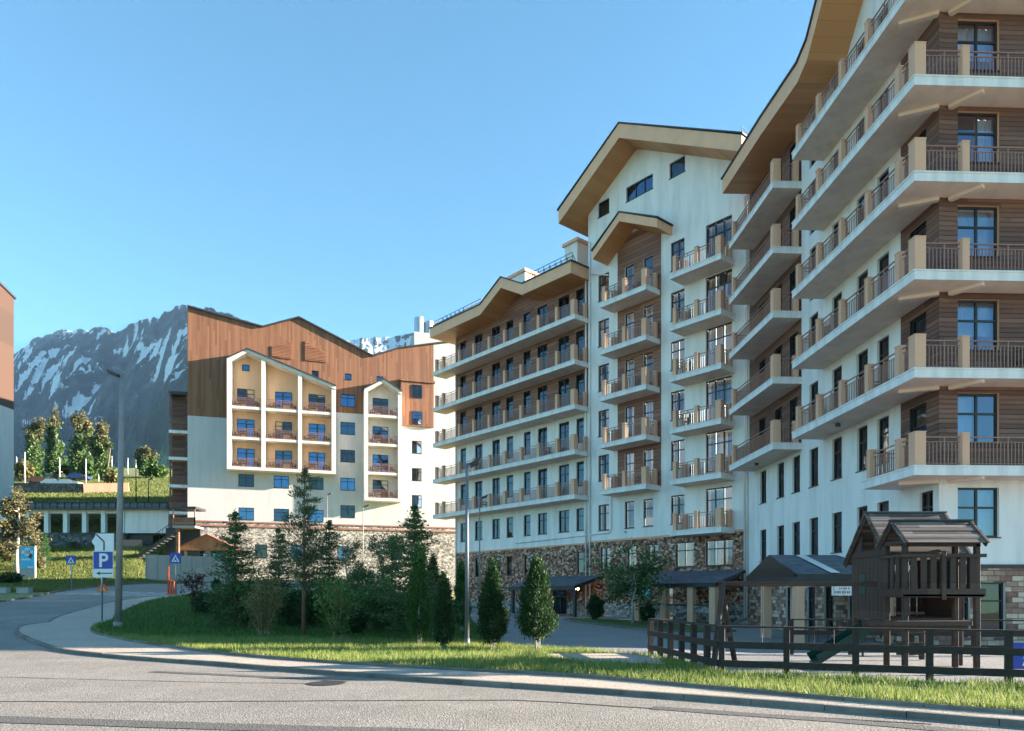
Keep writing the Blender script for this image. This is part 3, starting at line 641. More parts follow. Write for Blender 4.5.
def win_meshes(w, h, nx, tr, var, gl):
    key = (round(w, 2), round(h, 2), nx, tr, var, gl)
    if key in _wc: return _wc[key]
    f = MB(); t = 0.065
    f.box(-w/2, -w/2+t, .10, .19, 0, h, 'frame'); f.box(w/2-t, w/2, .10, .19, 0, h, 'frame'); f.box(-w/2+t, w/2-t, .10, .19, 0, t, 'frame'); f.box(-w/2+t, w/2-t, .10, .19, h-t, h, 'frame')
    for i in range(1, nx): x = -w/2+w*i/nx; f.box(x-.04, x+.04, .105, .185, t, h-t, 'frame')
    if tr: f.box(-w/2+t, w/2-t, .11, .18, h*tr-.035, h*tr+.035, 'frame')
    g = MB(); g.face([(-w/2+t, .145, t), (w/2-t, .145, t), (w/2-t, .145, h-t), (-w/2+t, .145, h-t)], gl)
    c = MB(); rr = random.Random(var*31+int(w*10)); cm = 'curtain' if var % 3 else 'curtain2'
    if gl == 'cglass': cm = 'cloth'
    def drape(a, b, z0):
        n = max(4, int((b-a)/.07)); k = c.slot(cm); q = len(c.v)
        for i in range(n+1):
            x = a+(b-a)*i/n; yy = .42+.03*math.sin(i*1.9+var); c.v += [(x, yy, z0), (x, yy, h-.02)]
        for i in range(n): c.f.append((q+2*i, q+2*i+2, q+2*i+3, q+2*i+1)); c.m.append(k)
    v = var % 5
    if v == 0: drape(-w/2, w/2, .02)
    elif v == 1: drape(-w/2, -w/2+w*.38, .02); drape(w/2-w*.3, w/2, .02)
    elif v == 2: drape(-w/2, w/2, h*.35)
    elif v == 3: drape(-w/2, 0.05, .02)
    elif var % 2: drape(w*.12, w/2, .02)
    else: drape(-w/2, -w/2+w*.22, .02)
    s = MB(); s.box(-w/2-.05, w/2+.05, -.05, .12, -.04, -.003, 'frame')
    r = (f.mesh('window'), g.mesh('pane', recalc=False), c.mesh('curtain', recalc=False), s.mesh('sill'))
    _wc[key] = r; return r
_cv = [0]
def window(parent, x, y, z, w, h, nx=1, tr=0.68, rz=0, name='window', gl='glass', curtain=True, sill=True, open_axis=None):
    _cv[0] += 1
    if gl == 'bglass': gl = ('bglass', 'bglass2', 'glass', 'bglass')[(_cv[0]*5+int(z)) % 4]
    var = (_cv[0]*7+int(abs(x)*3)+int(z*5)) % 15
    fm, gm, cm, sl = win_meshes(w, h, nx, tr, var if curtain else 0, gl)
    o = link(name, fm, parent, (x, y, z), rz)
    rj = random.Random(_cv[0]); link('pane', gm, o, rot=(rj.uniform(-.012, .012), 0, rj.uniform(-.012, .012)))
    if curtain: link('curtain', cm, o)
    if sill: link('sill', sl, o)
    return o
def rail_mb(mb, p, q, h=1.0, pitch=.125, z0=.06):
    """metal rail with balusters from p to q (xy), standing at z0"""
    p = Vector(p); q = Vector(q); L = (q-p).length
    if L < .08: return
    P = lambda v, z: (v.x, v.y, z)
    mb.bar(P(p, h), P(q, h), .05, .04, 'rail'); mb.bar(P(p, h-.16), P(q, h-.16), .03, .025, 'rail'); mb.bar(P(p, z0+.05), P(q, z0+.05), .03, .025, 'rail')
    n = max(1, int(L/pitch))
    for i in range(1, n):
        v = p.lerp(q, i/n); w = .028 if i % max(6, n//2) else .04
        top = h-.16 if w < .03 else h
        mb.box(v.x-w/2, v.x+w/2, v.y-w/2, v.y+w/2, z0, top, 'rail')
_pil = {}
def balcony(parent, loc, rz, x0, x1, depth, piers, left=True, right=True, th=.34, key=None, brackets=()):
    """local: wall plane y=0, front edge y=-depth, slab top z=0; piers = x centres on the front edge"""
    if key and key in _pil: sm_, rm = _pil[key]
    else:
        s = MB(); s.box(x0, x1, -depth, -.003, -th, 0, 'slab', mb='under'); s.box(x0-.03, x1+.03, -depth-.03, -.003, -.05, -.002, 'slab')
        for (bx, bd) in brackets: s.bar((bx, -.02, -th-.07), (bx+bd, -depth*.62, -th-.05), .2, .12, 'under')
        sm_ = s.mesh('balcony')
        r = MB(); yf = -depth+.24; xs = sorted(piers); P = .14
        pts = [x0+.04]+xs+[x1-.04]
        for a, b in zip(xs, xs[1:]): rail_mb(r, (a+P, yf), (b-P, yf))
        if left: rail_mb(r, (xs[0], yf+P), (xs[0], -.05))
        if right: rail_mb(r, (xs[-1], yf+P), (xs[-1], -.05))
        rm = r.mesh('railing', recalc=False) if r.v else None
        if key: _pil[key] = (sm_, rm)
    b = link('balcony', sm_, parent, loc, rz)
    if rm: link('railing', rm, b)
    pm = _pil.get('pillar')
    if pm is None:
        p = MB(); p.box(-.125, .125, -.125, .125, 0, 1.10, 'tan'); p.box(-.14, .14, -.14, .14, 1.10, 1.14, 'tan'); pm = p.mesh('pillar'); _pil['pillar'] = pm
        p = MB(); p.box(-.19, .19, -.19, .19, 0, 1.12, 'tan'); p.box(-.205, .205, -.205, .205, 1.12, 1.16, 'tan'); _pil['big'] = p.mesh('pillar')
    for x in piers: link('pillar', _pil['big'] if x == piers[-1] else pm, b, (x, -depth+.24, .001))
    return b
def roof_prism(parent, prof, y0, y1, th=.85, loc=(0, 0, 0), rz=0, over=.10, mroof='roof'):
    """prof = top polyline of (x,z), extruded from y0 (front) to y1; returns the roof (thin dark cover) with fascia child"""
    r = MB(); n = len(prof); a = [(x, z) for x, z in prof]
    a[0] = (a[0][0]-over*(1 if prof[0][0] < prof[-1][0] else -1), a[0][1]); a[-1] = (a[-1][0]+over*(1 if prof[0][0] < prof[-1][0] else -1), a[-1][1])
    for i in range(n-1):
        (xa, za), (xb, zb) = a[i], a[i+1]
        r.prism([(xa, za+.006), (xb, zb+.006), (xb, zb+.10), (xa, za+.10)], y0-.08, y1+.05, 'y', mroof)
    ro = r.build('roof', parent, loc, rz)
    f = MB(); a = prof
    for i in range(n-1):
        (xa, za), (xb, zb) = a[i], a[i+1]; k = [(xa, za), (xb, zb), (xb, zb-th), (xa, za-th)]
        f.face([(k[0][0], y0, k[0][1]), (k[3][0], y0, k[3][1]), (k[2][0], y0, k[2][1]), (k[1][0], y0, k[1][1])], 'fascia')
        f.face([(k[3][0], y0, k[3][1]), (k[3][0], y1, k[3][1]), (k[2][0], y1, k[2][1]), (k[2][0], y0, k[2][1])], 'soffit')
        f.face([(k[0][0], y1, k[0][1]), (k[1][0], y1, k[1][1]), (k[2][0], y1, k[2][1]), (k[3][0], y1, k[3][1])], 'fascia')
    for (x, z) in (a[0], a[-1]): f.face([(x, y0, z), (x, y1, z), (x, y1, z-th), (x, y0, z-th)], 'fascia')
    f.build('fascia', ro, recalc=False); return ro
def shell(parent, x0, x1, y0, y1, z0, z1, mat, top=True, sides='lrb'):
    s = MB()
    if 'l' in sides: s.face([(x0, y0, z0), (x0, y0, z1), (x0, y1, z1), (x0, y1, z0)], mat)
    if 'r' in sides: s.face([(x1, y0, z0), (x1, y1, z0), (x1, y1, z1), (x1, y0, z1)], mat)
    if 'b' in sides: s.face([(x0, y1, z0), (x0, y1, z1), (x1, y1, z1), (x1, y1, z0)], mat)
    if top: s.face([(x0, y0, z1), (x1, y0, z1), (x1, y1, z1), (x0, y1, z1)], 'roof')
    return s.build('outer_wall', parent, recalc=False)
def downpipe(parent, x, y, z0, z1):
    m = MB(); m.tube([(x, y, z0), (x, y, z1)], .06, 'slab', 8); return m.build('downpipe', parent, smooth=True)
LV = [9.05, 12.35, 15.7, 19.0, 22.35]
# ================================================================== hotel wings A and B (one facade line)
RAB = math.atan2(-.76, .65); J = (14.37, 44.0, 0)
# ---- wing A
A = empty('hotel_building', J, RAB, 'long five-balcony hotel wing with russet siding, zigzag eaves and a cobbled stone base', 'building', 'hotel buildings round the court')
acol = [(29.0, .85, 0), (26.7, 1.1, 1), (24.25, 1.05, 1), (22.4, .88, 0), (20.2, .84, 0), (18.35, 1.1, 1), (15.9, 1.15, 1), (14.15, .8, 0)]
holes = []; wins = []
for t, w, door in acol:
    for L in LV:
        z0 = L+.06 if door else L+.85; z1 = L+2.5 if L > 22 else L+2.7
        holes.append((-t-w/2, -t+w/2, z0, z1)); wins.append((-t, z0, w, z1-z0, 2 if door else 1, door))
    holes.append((-t-w/2, -t+w/2, 6.5, 8.2)); wins.append((-t, 6.5, w, 1.7, 2 if door else 1, 0))
for t, w in ((26.9, .75), (24.1, .85), (22.5, .75), (20.2, .8), (14.15, .75)):
    holes.append((-t-w/2, -t+w/2, 3.25, 4.9)); wins.append((-t, 3.25, w, 1.65, 1, 0))
holes.append((-17.2, -15.6, .1, 2.0)); wins.append((-16.4, .1, 1.6, 1.9, 2, 1))
profA = [(-30.1, 25.7), (-24.06, 25.7), (-21.3, 27.1), (-18.67, 25.7), (-13.3, 25.6)]
def mfA(x, z): return 'greystone' if z < 1.0 else ('stone' if z < 5.45 else ('siding2' if z > 15.35 else 'white'))
mb = wall_mesh(-30.1, -13.3, -1.0, 25.2, holes, mfA, xb=[-24.06, -21.3, -18.67], zb=[1.0, 5.45, 15.35, 25.0], profile=profA, reveal=lambda x, z: 'fascia' if z < 5.4 else ('frame' if z > 15.3 else 'white'))
mb.build('wall', A, recalc=False)
for x, z, w, h, nx, d in wins: window(A, x, 0, z, w, h, nx, .72 if d else .66, name='balcony_door' if d else 'window', sill=not d)
shell(A, -30.1, -13.35, 0, 5, -1, 25.3, 'white', sides='lb')
tr = MB(); tr.box(-30.12, -13.3, -.05, -.003, 5.42, 5.54, 'tan'); tr.box(-30.12, -18.7, -.06, -.003, 2.15, 2.27, 'dark'); tr.build('cornice', A)
for i, L in enumerate(LV):
    balcony(A, (0, 0, L), 0, -31.7, -13.25, 1.5, [-31.4, -30.3, -27.8, -25.7, -23.56, -21.52, -19.46, -17.39, -15.33, -13.55], key='A')
    link('pillar', _pil['pillar'], [c for c in A.children if c.name.startswith('balcony') and c.type == 'MESH' and 'door' not in c.name][-1], (-13.45, -.2, .001))
ro = roof_prism(A, [(-31.6, 26.3), (-24.06, 26.2), (-21.3, 27.6), (-18.67, 26.2), (-13.25, 26.1)], -1.9, 5.3)
rr_ = MB()
for xa, xb in ((-31.3, -24.4), (-18.4, -13.4)):
    n = int((xb-xa)/.62)
    for k in range(n+1):
        x = xa+(xb-xa)*k/n; z = pw([(-31.6, 26.3), (-24.06, 26.2), (-21.3, 27.6), (-18.67, 26.2), (-13.25, 26.1)], x)+.1
        rr_.bar((x, -1.55, z), (x, -1.55, z+.62), .035, .035, 'dark'); rr_.bar((x, -1.55, z+.55), (x, -1.1, z), .03, .03, 'dark')
    for dz in (.62, .35): rr_.bar((xa, -1.55, 26.35+dz), (xb, -1.55, 26.3+dz), .035, .035, 'dark')
rr_.build('roof_railing', ro)
for (x0, x1, y0, y1, z1) in ((-17.0, -15.6, 1.2, 2.5, 29.9), (-26.4, -23.6, 2.8, 4.4, 30.7)):
    c = MB(); c.box(x0, x1, y0, y1, 25.8, z1-.45, 'white'); ch = c.build('chimney', ro); c = MB(); c.box(x0-.15, x1+.15, y0-.15, y1+.15, z1-.45, z1-.2, 'fascia', mt='roof'); c.build('chimney_cap', ro)
for x in (-30.0, -13.45): downpipe(A, x, -.1, .2, 25.3)
# entrance canopy of wing A
cn = MB(); cn.prism([(-3.1, 2.25), (-.01, 3.05), (-.01, 2.85), (-3.1, 1.98)], -18.9, -11.75, 'x', 'dark'); can = cn.build('canopy', A)
cn = MB(); cn.face([(-18.95, -3.15, 2.26), (-11.7, -3.15, 2.26), (-11.7, -.02, 3.075), (-18.95, -.02, 3.075)], 'bluewroof'); cn.build('canopy_roofing', can, recalc=False)
cn = MB()
for x in (-18.7, -15.3, -11.95): cn.box(x-.1, x+.1, -2.9, -2.7, -.3, 2.0, 'dark')
cn.build('post', can)
cn = MB(); cn.tube([(-12.6, -1.9, 2.12), (-12.6, -1.9, 1.98)], .12, 'lampglow', 10); cn.build('ceiling_lamp', can)
# ---- wing B
B = empty('hotel_building', J, RAB, 'tall white gabled hotel block with balconies in two columns and a big wooden overhanging gable', 'building', 'hotel buildings round the court')
holes = []; wins = []
def addB(t, w, z0, z1, nx, d): holes.append((-t-w/2, -t+w/2, z0, z1)); wins.append((-t, z0, w, z1-z0, nx, d))
for L in LV:
    addB(11.75, 1.05, L+.95, L+2.85, 2, 0); addB(9.3, .85, L+.1, L+2.65, 1, 1); addB(7.62, .85, L+.1, L+2.65, 1, 1)
    addB(5.15, 1.1, L+.95, L+2.85, 2, 0); addB(2.0, 1.9, L+.4, L+2.95, 3, 1)
for t, w, nx in ((11.75, 1.05, 2), (9.3, .85, 1), (7.62, .85, 1), (5.15, 1.1, 2)): addB(t, w, 6.35, 8.25, nx, 0)
addB(2.0, 1.9, 5.95, 8.4, 3, 1)
for t, w, nx in ((11.6, 1.0, 2), (9.1, .85, 1), (7.2, .95, 2), (4.6, 1.5, 2), (2.0, 2.0, 3)): addB(t, w, 3.45, 5.1, nx, 0)
addB(6.1, 1.1, -.1, 2.1, 1, 1)
holes += [(-12.3, -11.2, 29.5, 30.6), (-9.59, -7.22, 29.55, 30.6), (-5.81, -4.56, 29.55, 30.6)]
wins += [(-11.75, 29.5, 1.1, 1.1, 1, 0), (-8.4, 29.55, 2.37, 1.05, 3, 0), (-5.18, 29.55, 1.25, 1.05, 1, 0)]
profB = [(-13.3, 30.4), (-8.62, 33.2), (0, 28.35), (.3, 28.2)]
def mfB(x, z):
    if z < 5.55: return 'greystone' if z < 1.0 else 'stone'
    return 'siding2' if (-10.4 < x < -6.45 and 9.0 < z < 27.2) else 'white'
mb = wall_mesh(-13.3, .25, -1.0, 31.2, holes, mfB, xb=[-10.4, -6.45, -8.62], zb=[1.0, 5.55, 9.0, 27.2, 28.0, 28.9, 29.4], profile=profB, reveal=lambda x, z: 'cream' if z < 5.4 else 'white')
mb.build('wall', B, recalc=False)
for x, z, w, h, nx, d in wins: window(B, x, 0, z, w, h, nx, (0 if z > 29 else (.70 if d else .66)), name='balcony_door' if d else 'window', sill=not d, gl='bglass' if z > 29 else 'glass')
shell(B, -13.3, .1, 0, 14, -1, 28.0, 'white', sides='lb')
s = MB(); s.face([(-13.3, 14, 28), (-8.62, 14, 33), (0.1, 14, 28)], 'white'); s.face([(-13.3, 0, 25), (-13.3, 0, 30.2), (-13.3, 14, 30.2), (-13.3, 14, 25)], 'white'); s.build('outer_wall', B, recalc=False)
roof_prism(B, [(-14.55, 30.35), (-8.62, 33.9), (.8, 28.55)], -1.9, 14.3, th=.98)
roof_prism(B, [(-11.35, 26.25), (-8.85, 28.0), (-5.6, 26.3)], -1.6, -.004, th=.6)
tr = MB(); tr.box(-13.3, 0, -.05, -.003, 5.5, 5.64, 'tan'); tr.box(-11.5, -6.3, -.06, -.003, 2.15, 2.27, 'dark'); tr.box(-6.48, -6.40, -.03, -.003, 9, 26.4, 'slab'); tr.build('cornice', B)
for L in LV:
    b = balcony(B, (0, 0, L), 0, -10.75, -6.6, 1.5, [-10.5, -8.65, -6.85], key='S1', right=True)
    link('pillar', _pil['pillar'], b, (-6.84, -.24, .001)); link('pillar', _pil['pillar'], b, (-10.5, -.24, .001))
for L in [5.75]+LV:
    b = balcony(B, (0, 0, L), 0, -4.65, -.85, 1.5, [-4.4, -2.75, -1.1], key='S2')
    link('pillar', _pil['pillar'], b, (-4.4, -.24, .001)); link('pillar', _pil['pillar'], b, (-1.1, -.24, .001))
for x in (-13.05, -.12): downpipe(B, x, -.09, .2, 28)
p = MB(); p.tube([(-12.95, -.09, 25.6), (-11.2, -.09, 24.9)], .05, 'slab', 6); p.build('drain_pipe', B)
p = MB(); p.tube([(-21.5, -.08, 5.95), (-17.5, -.08, 6.02), (-11.1, -.08, 6.15), (-10.95, -.08, 6.5), (-10.95, -.08, 9)], .05, 'slab', 6); p.build('drain_pipe', A)
# satellite aerial on the ridge end
p = MB(); p.bar((.4, -1.2, 28.6), (.4, -1.2, 29.6), .04, .04, 'dark'); p.bar((.4, -1.2, 29.5), (.4, .6, 29.2), .03, .03, 'dark'); p.bar((.4, .6, 28.4), (.4, .6, 29.2), .04, .04, 'dark'); p.build('roof_railing', B)
# small teal notice on the stone base
p = MB(); p.box(-8.15, -7.35, -.07, -.01, 1.55, 2.05, 'green'); p.box(-8.1, -7.4, -.075, -.071, 1.6, 2.0, 'cyan')
tag(p.build('notice', None, J, RAB), 'small teal notice plate fixed on the cobbled stone wall', 'sign')
# lean-to along the foot of block B
cn = MB(); cn.prism([(-3.3, 2.3), (-.01, 3.15), (-.01, 2.98), (-3.3, 2.08)], -6.3, -.05, 'x', 'dark'); can = cn.build('canopy', B)
cn = MB(); cn.face([(-6.4, -3.35, 2.31), (0, -3.35, 2.31), (0, -.02, 3.17), (-6.4, -.02, 3.17)], 'bluewroof'); cn.build('canopy_roofing', can, recalc=False)
for x in (-6.05, -3.9, -1.9, -.35):
    c = MB(); c.box(x-.2, x+.2, -3.2, -2.8, -.5, 2.1, 'tan'); c.build('pillar', can)
c = MB(); c.box(-6.0, -.2, -3.05, -2.95, .55, .95, 'greystone'); c.box(-6.0, -.2, -3.1, -2.9, .95, 1.03, 'dark'); c.build('parapet', can)

# ================================================================== corner wing C
PC = (15.07, 25.4, 0); RC = R(2.15)
C = empty('hotel_building', PC, RC, 'nearest hotel wing with deep wrap-around balconies, dark brown board siding and a blotchy brick base', 'building', 'hotel buildings round the court')
LC = [6.0, 9.3, 12.62, 15.95, 19.2, 22.5]; H90 = -math.pi/2
holes = []; wins = []
def addC(d, w, z0, z1, nx=1, dr=0): holes.append((-d-w/2, -d+w/2, z0, z1)); wins.append((-d, z0, w, z1-z0, nx, dr))
for L in LC:
    addC(1.25, 1.0, L+.1 if L > 5 else L, L+2.6, 1, 1)
    for d in (3.6, 5.2, 7.4, 9.7):
        if L > 6.5: addC(d, .85 if d < 4 else .92, L+(.1 if d in (5.2, 9.7) else .85), L+2.65, 1, 1 if d in (5.2, 9.7) else 0)
    if L > 6.5:
        for d in (16.2, 13.9, 12.0): addC(d, .9, L+.1, L+2.5, 1, 1)
for d in (3.6, 5.2, 7.4, 9.7, 11.7, 13.65, 16.1):
    addC(d, .85 if d < 6 else .92, 6.9, 8.75); addC(d, .85 if d < 6 else .92, 3.55, 5.36)
addC(.75, .8, 3.7, 5.36, 2)
for d, w in ((3.4, 1.2), (5.8, 1.2), (8.2, .9), (10.0, .9), (12.4, 1.1)): addC(d, w, -.15, 2.0, 2, 1)
profC = [(-18.7, 26.1), (-12, 25.8), (-7.6, 25.4), (-6.6, 25.7), (-2.6, 29.5), (0, 27.3)]
def mfC(x, z):
    if z < 2.55: return 'brick'
    if x > -2.35 and z > 5.9: return 'siding'
    if -18.25 < x < -11.05 and z > 9.25: return 'siding'
    return 'white'
rvl = lambda x, z: 'cream' if z < 2.5 else ('frame' if mfC(x, z) == 'siding' else 'white')
mb = wall_mesh(-18.7, 0, -1.0, 25.75, holes, mfC, xb=[-18.25, -11.05, -7.6, -6.6, -2.6, -2.35, -12], zb=[2.55, 5.9, 9.25, 25.3], profile=profC, reveal=rvl)
mb.build('wall', C, rz=H90, recalc=False)
for x, z, w, h, nx, d in wins: window(C, 0, -x, z, w, h, nx, .70 if d else .66, rz=H90, name='balcony_door' if d else 'window', sill=not d)
holes = []; wins = []
def addF(x, w, z0, z1, nx=2, dr=0): holes.append((x-w/2, x+w/2, z0, z1)); wins.append((x, z0, w, z1-z0, nx, dr))
for k in range(8):
    x = 1.42+3.2*k
    for L in LC: addF(x, 1.5, L+.95, L+2.75)
    addF(x, 1.5, 3.65, 5.4)
    addF(x+.5, .95, .1, 2.05, 1, 1); addF(x-.5, .4, .1, 2.0, 1, 1)
mb = wall_mesh(0, 30, -1.0, 27.4, holes, lambda x, z: 'brick' if z < 2.6 else ('white' if z < 5.9 else 'siding'), zb=[2.6, 5.9], reveal=lambda x, z: 'cream' if z < 2.5 else ('fascia' if z > 5.9 else 'white'))
mb.build('wall', C, recalc=False)
for x, z, w, h, nx, d in wins: window(C, x, 0, z, w, h, nx, (.66 if d else .60), name='door' if d else 'window', sill=not d, gl='glass' if d else 'cglass')
shell(C, 0, 30, 0, 18.7, -1, 25.6, 'white', sides='rb', top=False)
tr = MB(); tr.box(-.03, 30, -.06, -.003, 2.55, 2.68, 'dark'); tr.box(-.02, .10, -.03, -.003, 5.9, 27, 'siding'); tr.box(0, 30, -.04, -.003, 5.55, 5.67, 'slab'); tr.build('cornice', C)
roof_prism(C, [(-17.95, 26.6), (-12, 26.3), (-7.6, 25.9), (-6.6, 26.2), (-2.6, 30.1), (1.5, 26.6)], -1.75, 30, th=.88, rz=H90)
# wrap-around balconies
fp = [-1.26, .37, 3.6, 6.8, 10.0, 13.2]
def wrap(L, dend, piers):
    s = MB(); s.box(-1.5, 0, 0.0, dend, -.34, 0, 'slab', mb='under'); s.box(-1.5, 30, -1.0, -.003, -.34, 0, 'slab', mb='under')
    s.box(-1.53, 30, -1.03, -.99, -.055, -.002, 'slab'); s.box(-1.53, -1.49, -1.0, dend+.03, -.055, -.002, 'slab')
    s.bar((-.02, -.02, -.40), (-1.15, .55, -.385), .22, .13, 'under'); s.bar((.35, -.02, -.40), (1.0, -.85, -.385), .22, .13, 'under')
    b = s.build('balcony', C, (0, 0, L)); r = MB()
    ps = [-.76]+piers
    for a, c in zip(ps, ps[1:]): rail_mb(r, (-1.26, a+.15), (-1.26, c-.15))
    for a, c in zip(fp, fp[1:]): rail_mb(r, (a+.15, -.76), (c-.15, -.76))
    rail_mb(r, (13.5, -.76), (29.8, -.76), pitch=.3)
    rail_mb(r, (-1.05, piers[-1]), (-.05, piers[-1]))
    r.build('railing', b, recalc=False)
    for d in piers: link('pillar', _pil['pillar'], b, (-1.26, d, .001))
    for x in fp: link('pillar', _pil['big' if x < 0 else 'pillar'], b, (x, -.76, .001))
    if dend > 5: link('pillar', _pil['pillar'], b, (-.25, piers[-1], .001))
for L in LC[1:]: wrap(L, 8.7, [.25, 2.3, 4.35, 6.4, 8.45])
wrap(6.0, 2.4, [.25, 2.15])
for L in LC[1:]:
    b = balcony(C, (0, 0, L), H90, -17.5, -11.0, 1.5, [-17.25, -11.24], key='C2')
    link('pillar', _pil['pillar'], b, (-11.24, -.24, .001))
downpipe(C, -.1, 18.4, .2, 26)
for d, z in ((5.3, 8.9), (14.5, 8.9)):
    p = MB(); p.tube([(-1.0, d, z), (-1.0, d, z-.12)], .11, 'dark', 8); p.build('ceiling_lamp', C)
# entrance pavilion
P = empty('entrance_pavilion', (11.0, 28.0, tz(11, 28)), RC, 'low entrance pavilion with blue-grey hipped shingle roof on tan pillars', 'pavilion')
q = MB(); EZ = 2.72; RZ = 3.6
q.face([(0, 0, EZ), (4.2, 0, EZ), (2.9, 2.5, RZ), (0, 2.5, RZ)], 'bluewroof'); q.face([(0, 5, EZ), (0, 2.5, RZ), (2.9, 2.5, RZ), (4.2, 5, EZ)], 'bluewroof'); q.face([(4.2, 0, EZ), (4.2, 5, EZ), (2.9, 2.5, RZ)], 'bluewroof')
rf = q.build('roof', P, recalc=False)
q = MB(); q.prism([(-.05, EZ), (2.5, RZ-.02), (5.05, EZ), (5.05, EZ-.12), (-.05, EZ-.12)], -.06, .06, 'x', 'oldwood'); q.build('gable', rf)
q = MB(); q.box(-.05, 4.2, -.05, 5.05, EZ-.30, EZ-.01, 'dark'); q.build('beam', P)
q = MB(); q.bar((1.6, -.02, EZ+.06), (1.25, 2.3, RZ-.02), .35, .03, 'slab', up=(0, 0, 1)); q.build('roof_flashing', rf)
for (x, y) in ((.25, .25), (.25, 3.5), (3.9, .3), (2.1, 4.75)):
    q = MB(); q.box(x-.17, x+.17, y-.17, y+.17, -.05, EZ-.3, 'tan'); q.build('pillar', P)
q = MB(); q.bar((.3, .1, .95), (2.1, .1, .95), .04, .04, 'dark'); q.bar((2.3, .1, .95), (3.8, .1, .95), .04, .04, 'dark')
for x in np.linspace(.6, 3.6, 9): q.bar((x, .1, .05), (x, .1, .95), .025, .025, 'dark')
q.build('railing', P)
q = MB(); q.box(0, .82, -.03, .03, 0, .36, 'slab'); sg = tag(q.build('hanging_sign', None, (11.95, 26.9, 1.58), RC), 'small pale nameplate with two grey text lines hanging under the pavilion beam', 'sign')
q = MB()
for i, w in enumerate((.06, .05, .09, .04, .07)): q.box(.26+i*.085, .26+i*.085+w*.8, -.036, -.031, .23, .30, 'rail')
for i, w in enumerate((.07, .09, .05, .08, .06, .08, .05)): q.box(.10+i*.09, .10+i*.09+w*.85, -.036, -.031, .08, .17, 'rail')
q.build('lettering', sg)
q = MB(); q.bar((.08, 0, .36), (.08, 0, .80), .02, .02, 'dark'); q.bar((.74, 0, .36), (.74, 0, .80), .02, .02, 'dark'); q.build('hanger', sg)

# ================================================================== hotel D
PD = (-37.4, 83.0, 0); RD = R(17)
D = empty('hotel_building', PD, RD, 'sunlit white hotel with orange-brown board cladding, zigzag roofline and framed yellow loggias', 'building', 'hotel buildings round the court')
holes = []; wins = []
def addD(s, w, z0, z1, nx=2): holes.append((s-w/2, s+w/2, z0, z1)); wins.append((s, z0, w, z1-z0, nx))
for z in (24.7, 21.3, 17.9, 14.45, 11.1): addD(18.05, 1.75, z, z+1.5, 2)
for s in (6.35, 10.3, 14.3): addD(s, 1.75, 14.4, 15.85, 2); addD(s, 1.75, 10.45, 11.9, 2)
for s in (14.2, 18.1, 21.95): addD(s, .8, 28.0, 28.75, 1)
for z in (19.45, 16.0, 12.6): addD(26.55, 1.25, z, z+1.6, 2)
for s in (8, 12, 17.5, 24.0): addD(s, 1.4, 6.0, 7.6, 2)
profD = [(0, 34.8), (8.2, 33.3), (12.3, 34.9), (21.1, 31.1), (24.3, 32.4), (28.7, 33.4), (33, 34.3)]
def mfD(x, z):
    if z < 10.2: return 'greystone'
    if x > 28.7: return 'dwhite'
    lim = 22.3 if x < 10 else (23.9 if x < 22 else 22.8)
    return 'dwood' if z > lim else 'dwhite'
mb = wall_mesh(0, 33, 0, 30.8, holes, mfD, xb=[8.2, 10, 12.3, 21.1, 22, 24.3, 28.7], zb=[10.2, 22.3, 22.8, 23.9, 30.5], profile=profD, reveal=lambda x, z: 'frame' if z > 24 else 'dwhite')
mb.build('wall', D, recalc=False)
for x, z, w, h, nx in wins: window(D, x, 0, z, w, h, nx, .7 if h > 1 else 0, gl='bglass')
shell(D, 0, 33, 0, 22, 0, 31, 'dwhite', sides='lrb', top=False)
rf = MB()
for (xa, za), (xb, zb) in zip(profD, profD[1:]): rf.prism([(xa, za+.003), (xb, zb+.003), (xb, zb+.18), (xa, za+.18)], -.25, 22.2, 'y', 'roof')
rfo = rf.build('roof', D)
g = MB()
for (xa, za), (xb, zb) in zip(profD, profD[1:]): g.face([(xa, 22, 30), (xb, 22, 30), (xb, 22, zb), (xa, 22, za)], 'dwood')
g.face([(0, 0, 22.3), (0, 0, 34.8), (0, 22, 34.8), (0, 22, 22.3)], 'dwood'); g.face([(33, 0, 22.3), (33, 0, 34.3), (33, 22, 34.3), (33, 22, 22.3)], 'dwhite'); g.build('gable', D, recalc=False)
c = MB(); c.box(23.2, 26.4, 2, 4, 31.5, 33.0, 'metal'); c.build('ventilation_unit', rfo)
c = MB(); c.box(26.6, 31.2, 2.2, 5.2, 32, 35.6, 'dwhite'); c.build('chimney', rfo)
for x in (27.4, 28.7, 29.9):
    c = MB(); c.tube([(x, 3.3, 35.6), (x, 3.3, 37.8-.3*(x-27.4))], .62, 'metal', 14); c.build('flue', rfo)
c = MB(); c.box(24.5, 28.65, -.34, -.003, 22.8, 28.3, 'dwood'); cb_ = c.build('cladding_panel', D); c = MB(); c.box(24.4, 28.8, -.5, -.003, 28.35, 28.6, 'dwood', mt='roof'); c.build('panel_cap', cb_)
for z in (26.3, 22.98): window(D, 26.55, -.52, z+.03, 1.25, 1.65, 2, .7, gl='bglass', curtain=False, sill=False)
c = MB(); c.box(-.02, 33, -.12, -.003, 9.6, 9.8, 'rail', mt='slab'); c.box(-.02, 33, -.10, -.003, 10.1, 10.25, 'rail'); c.build('cornice', D)
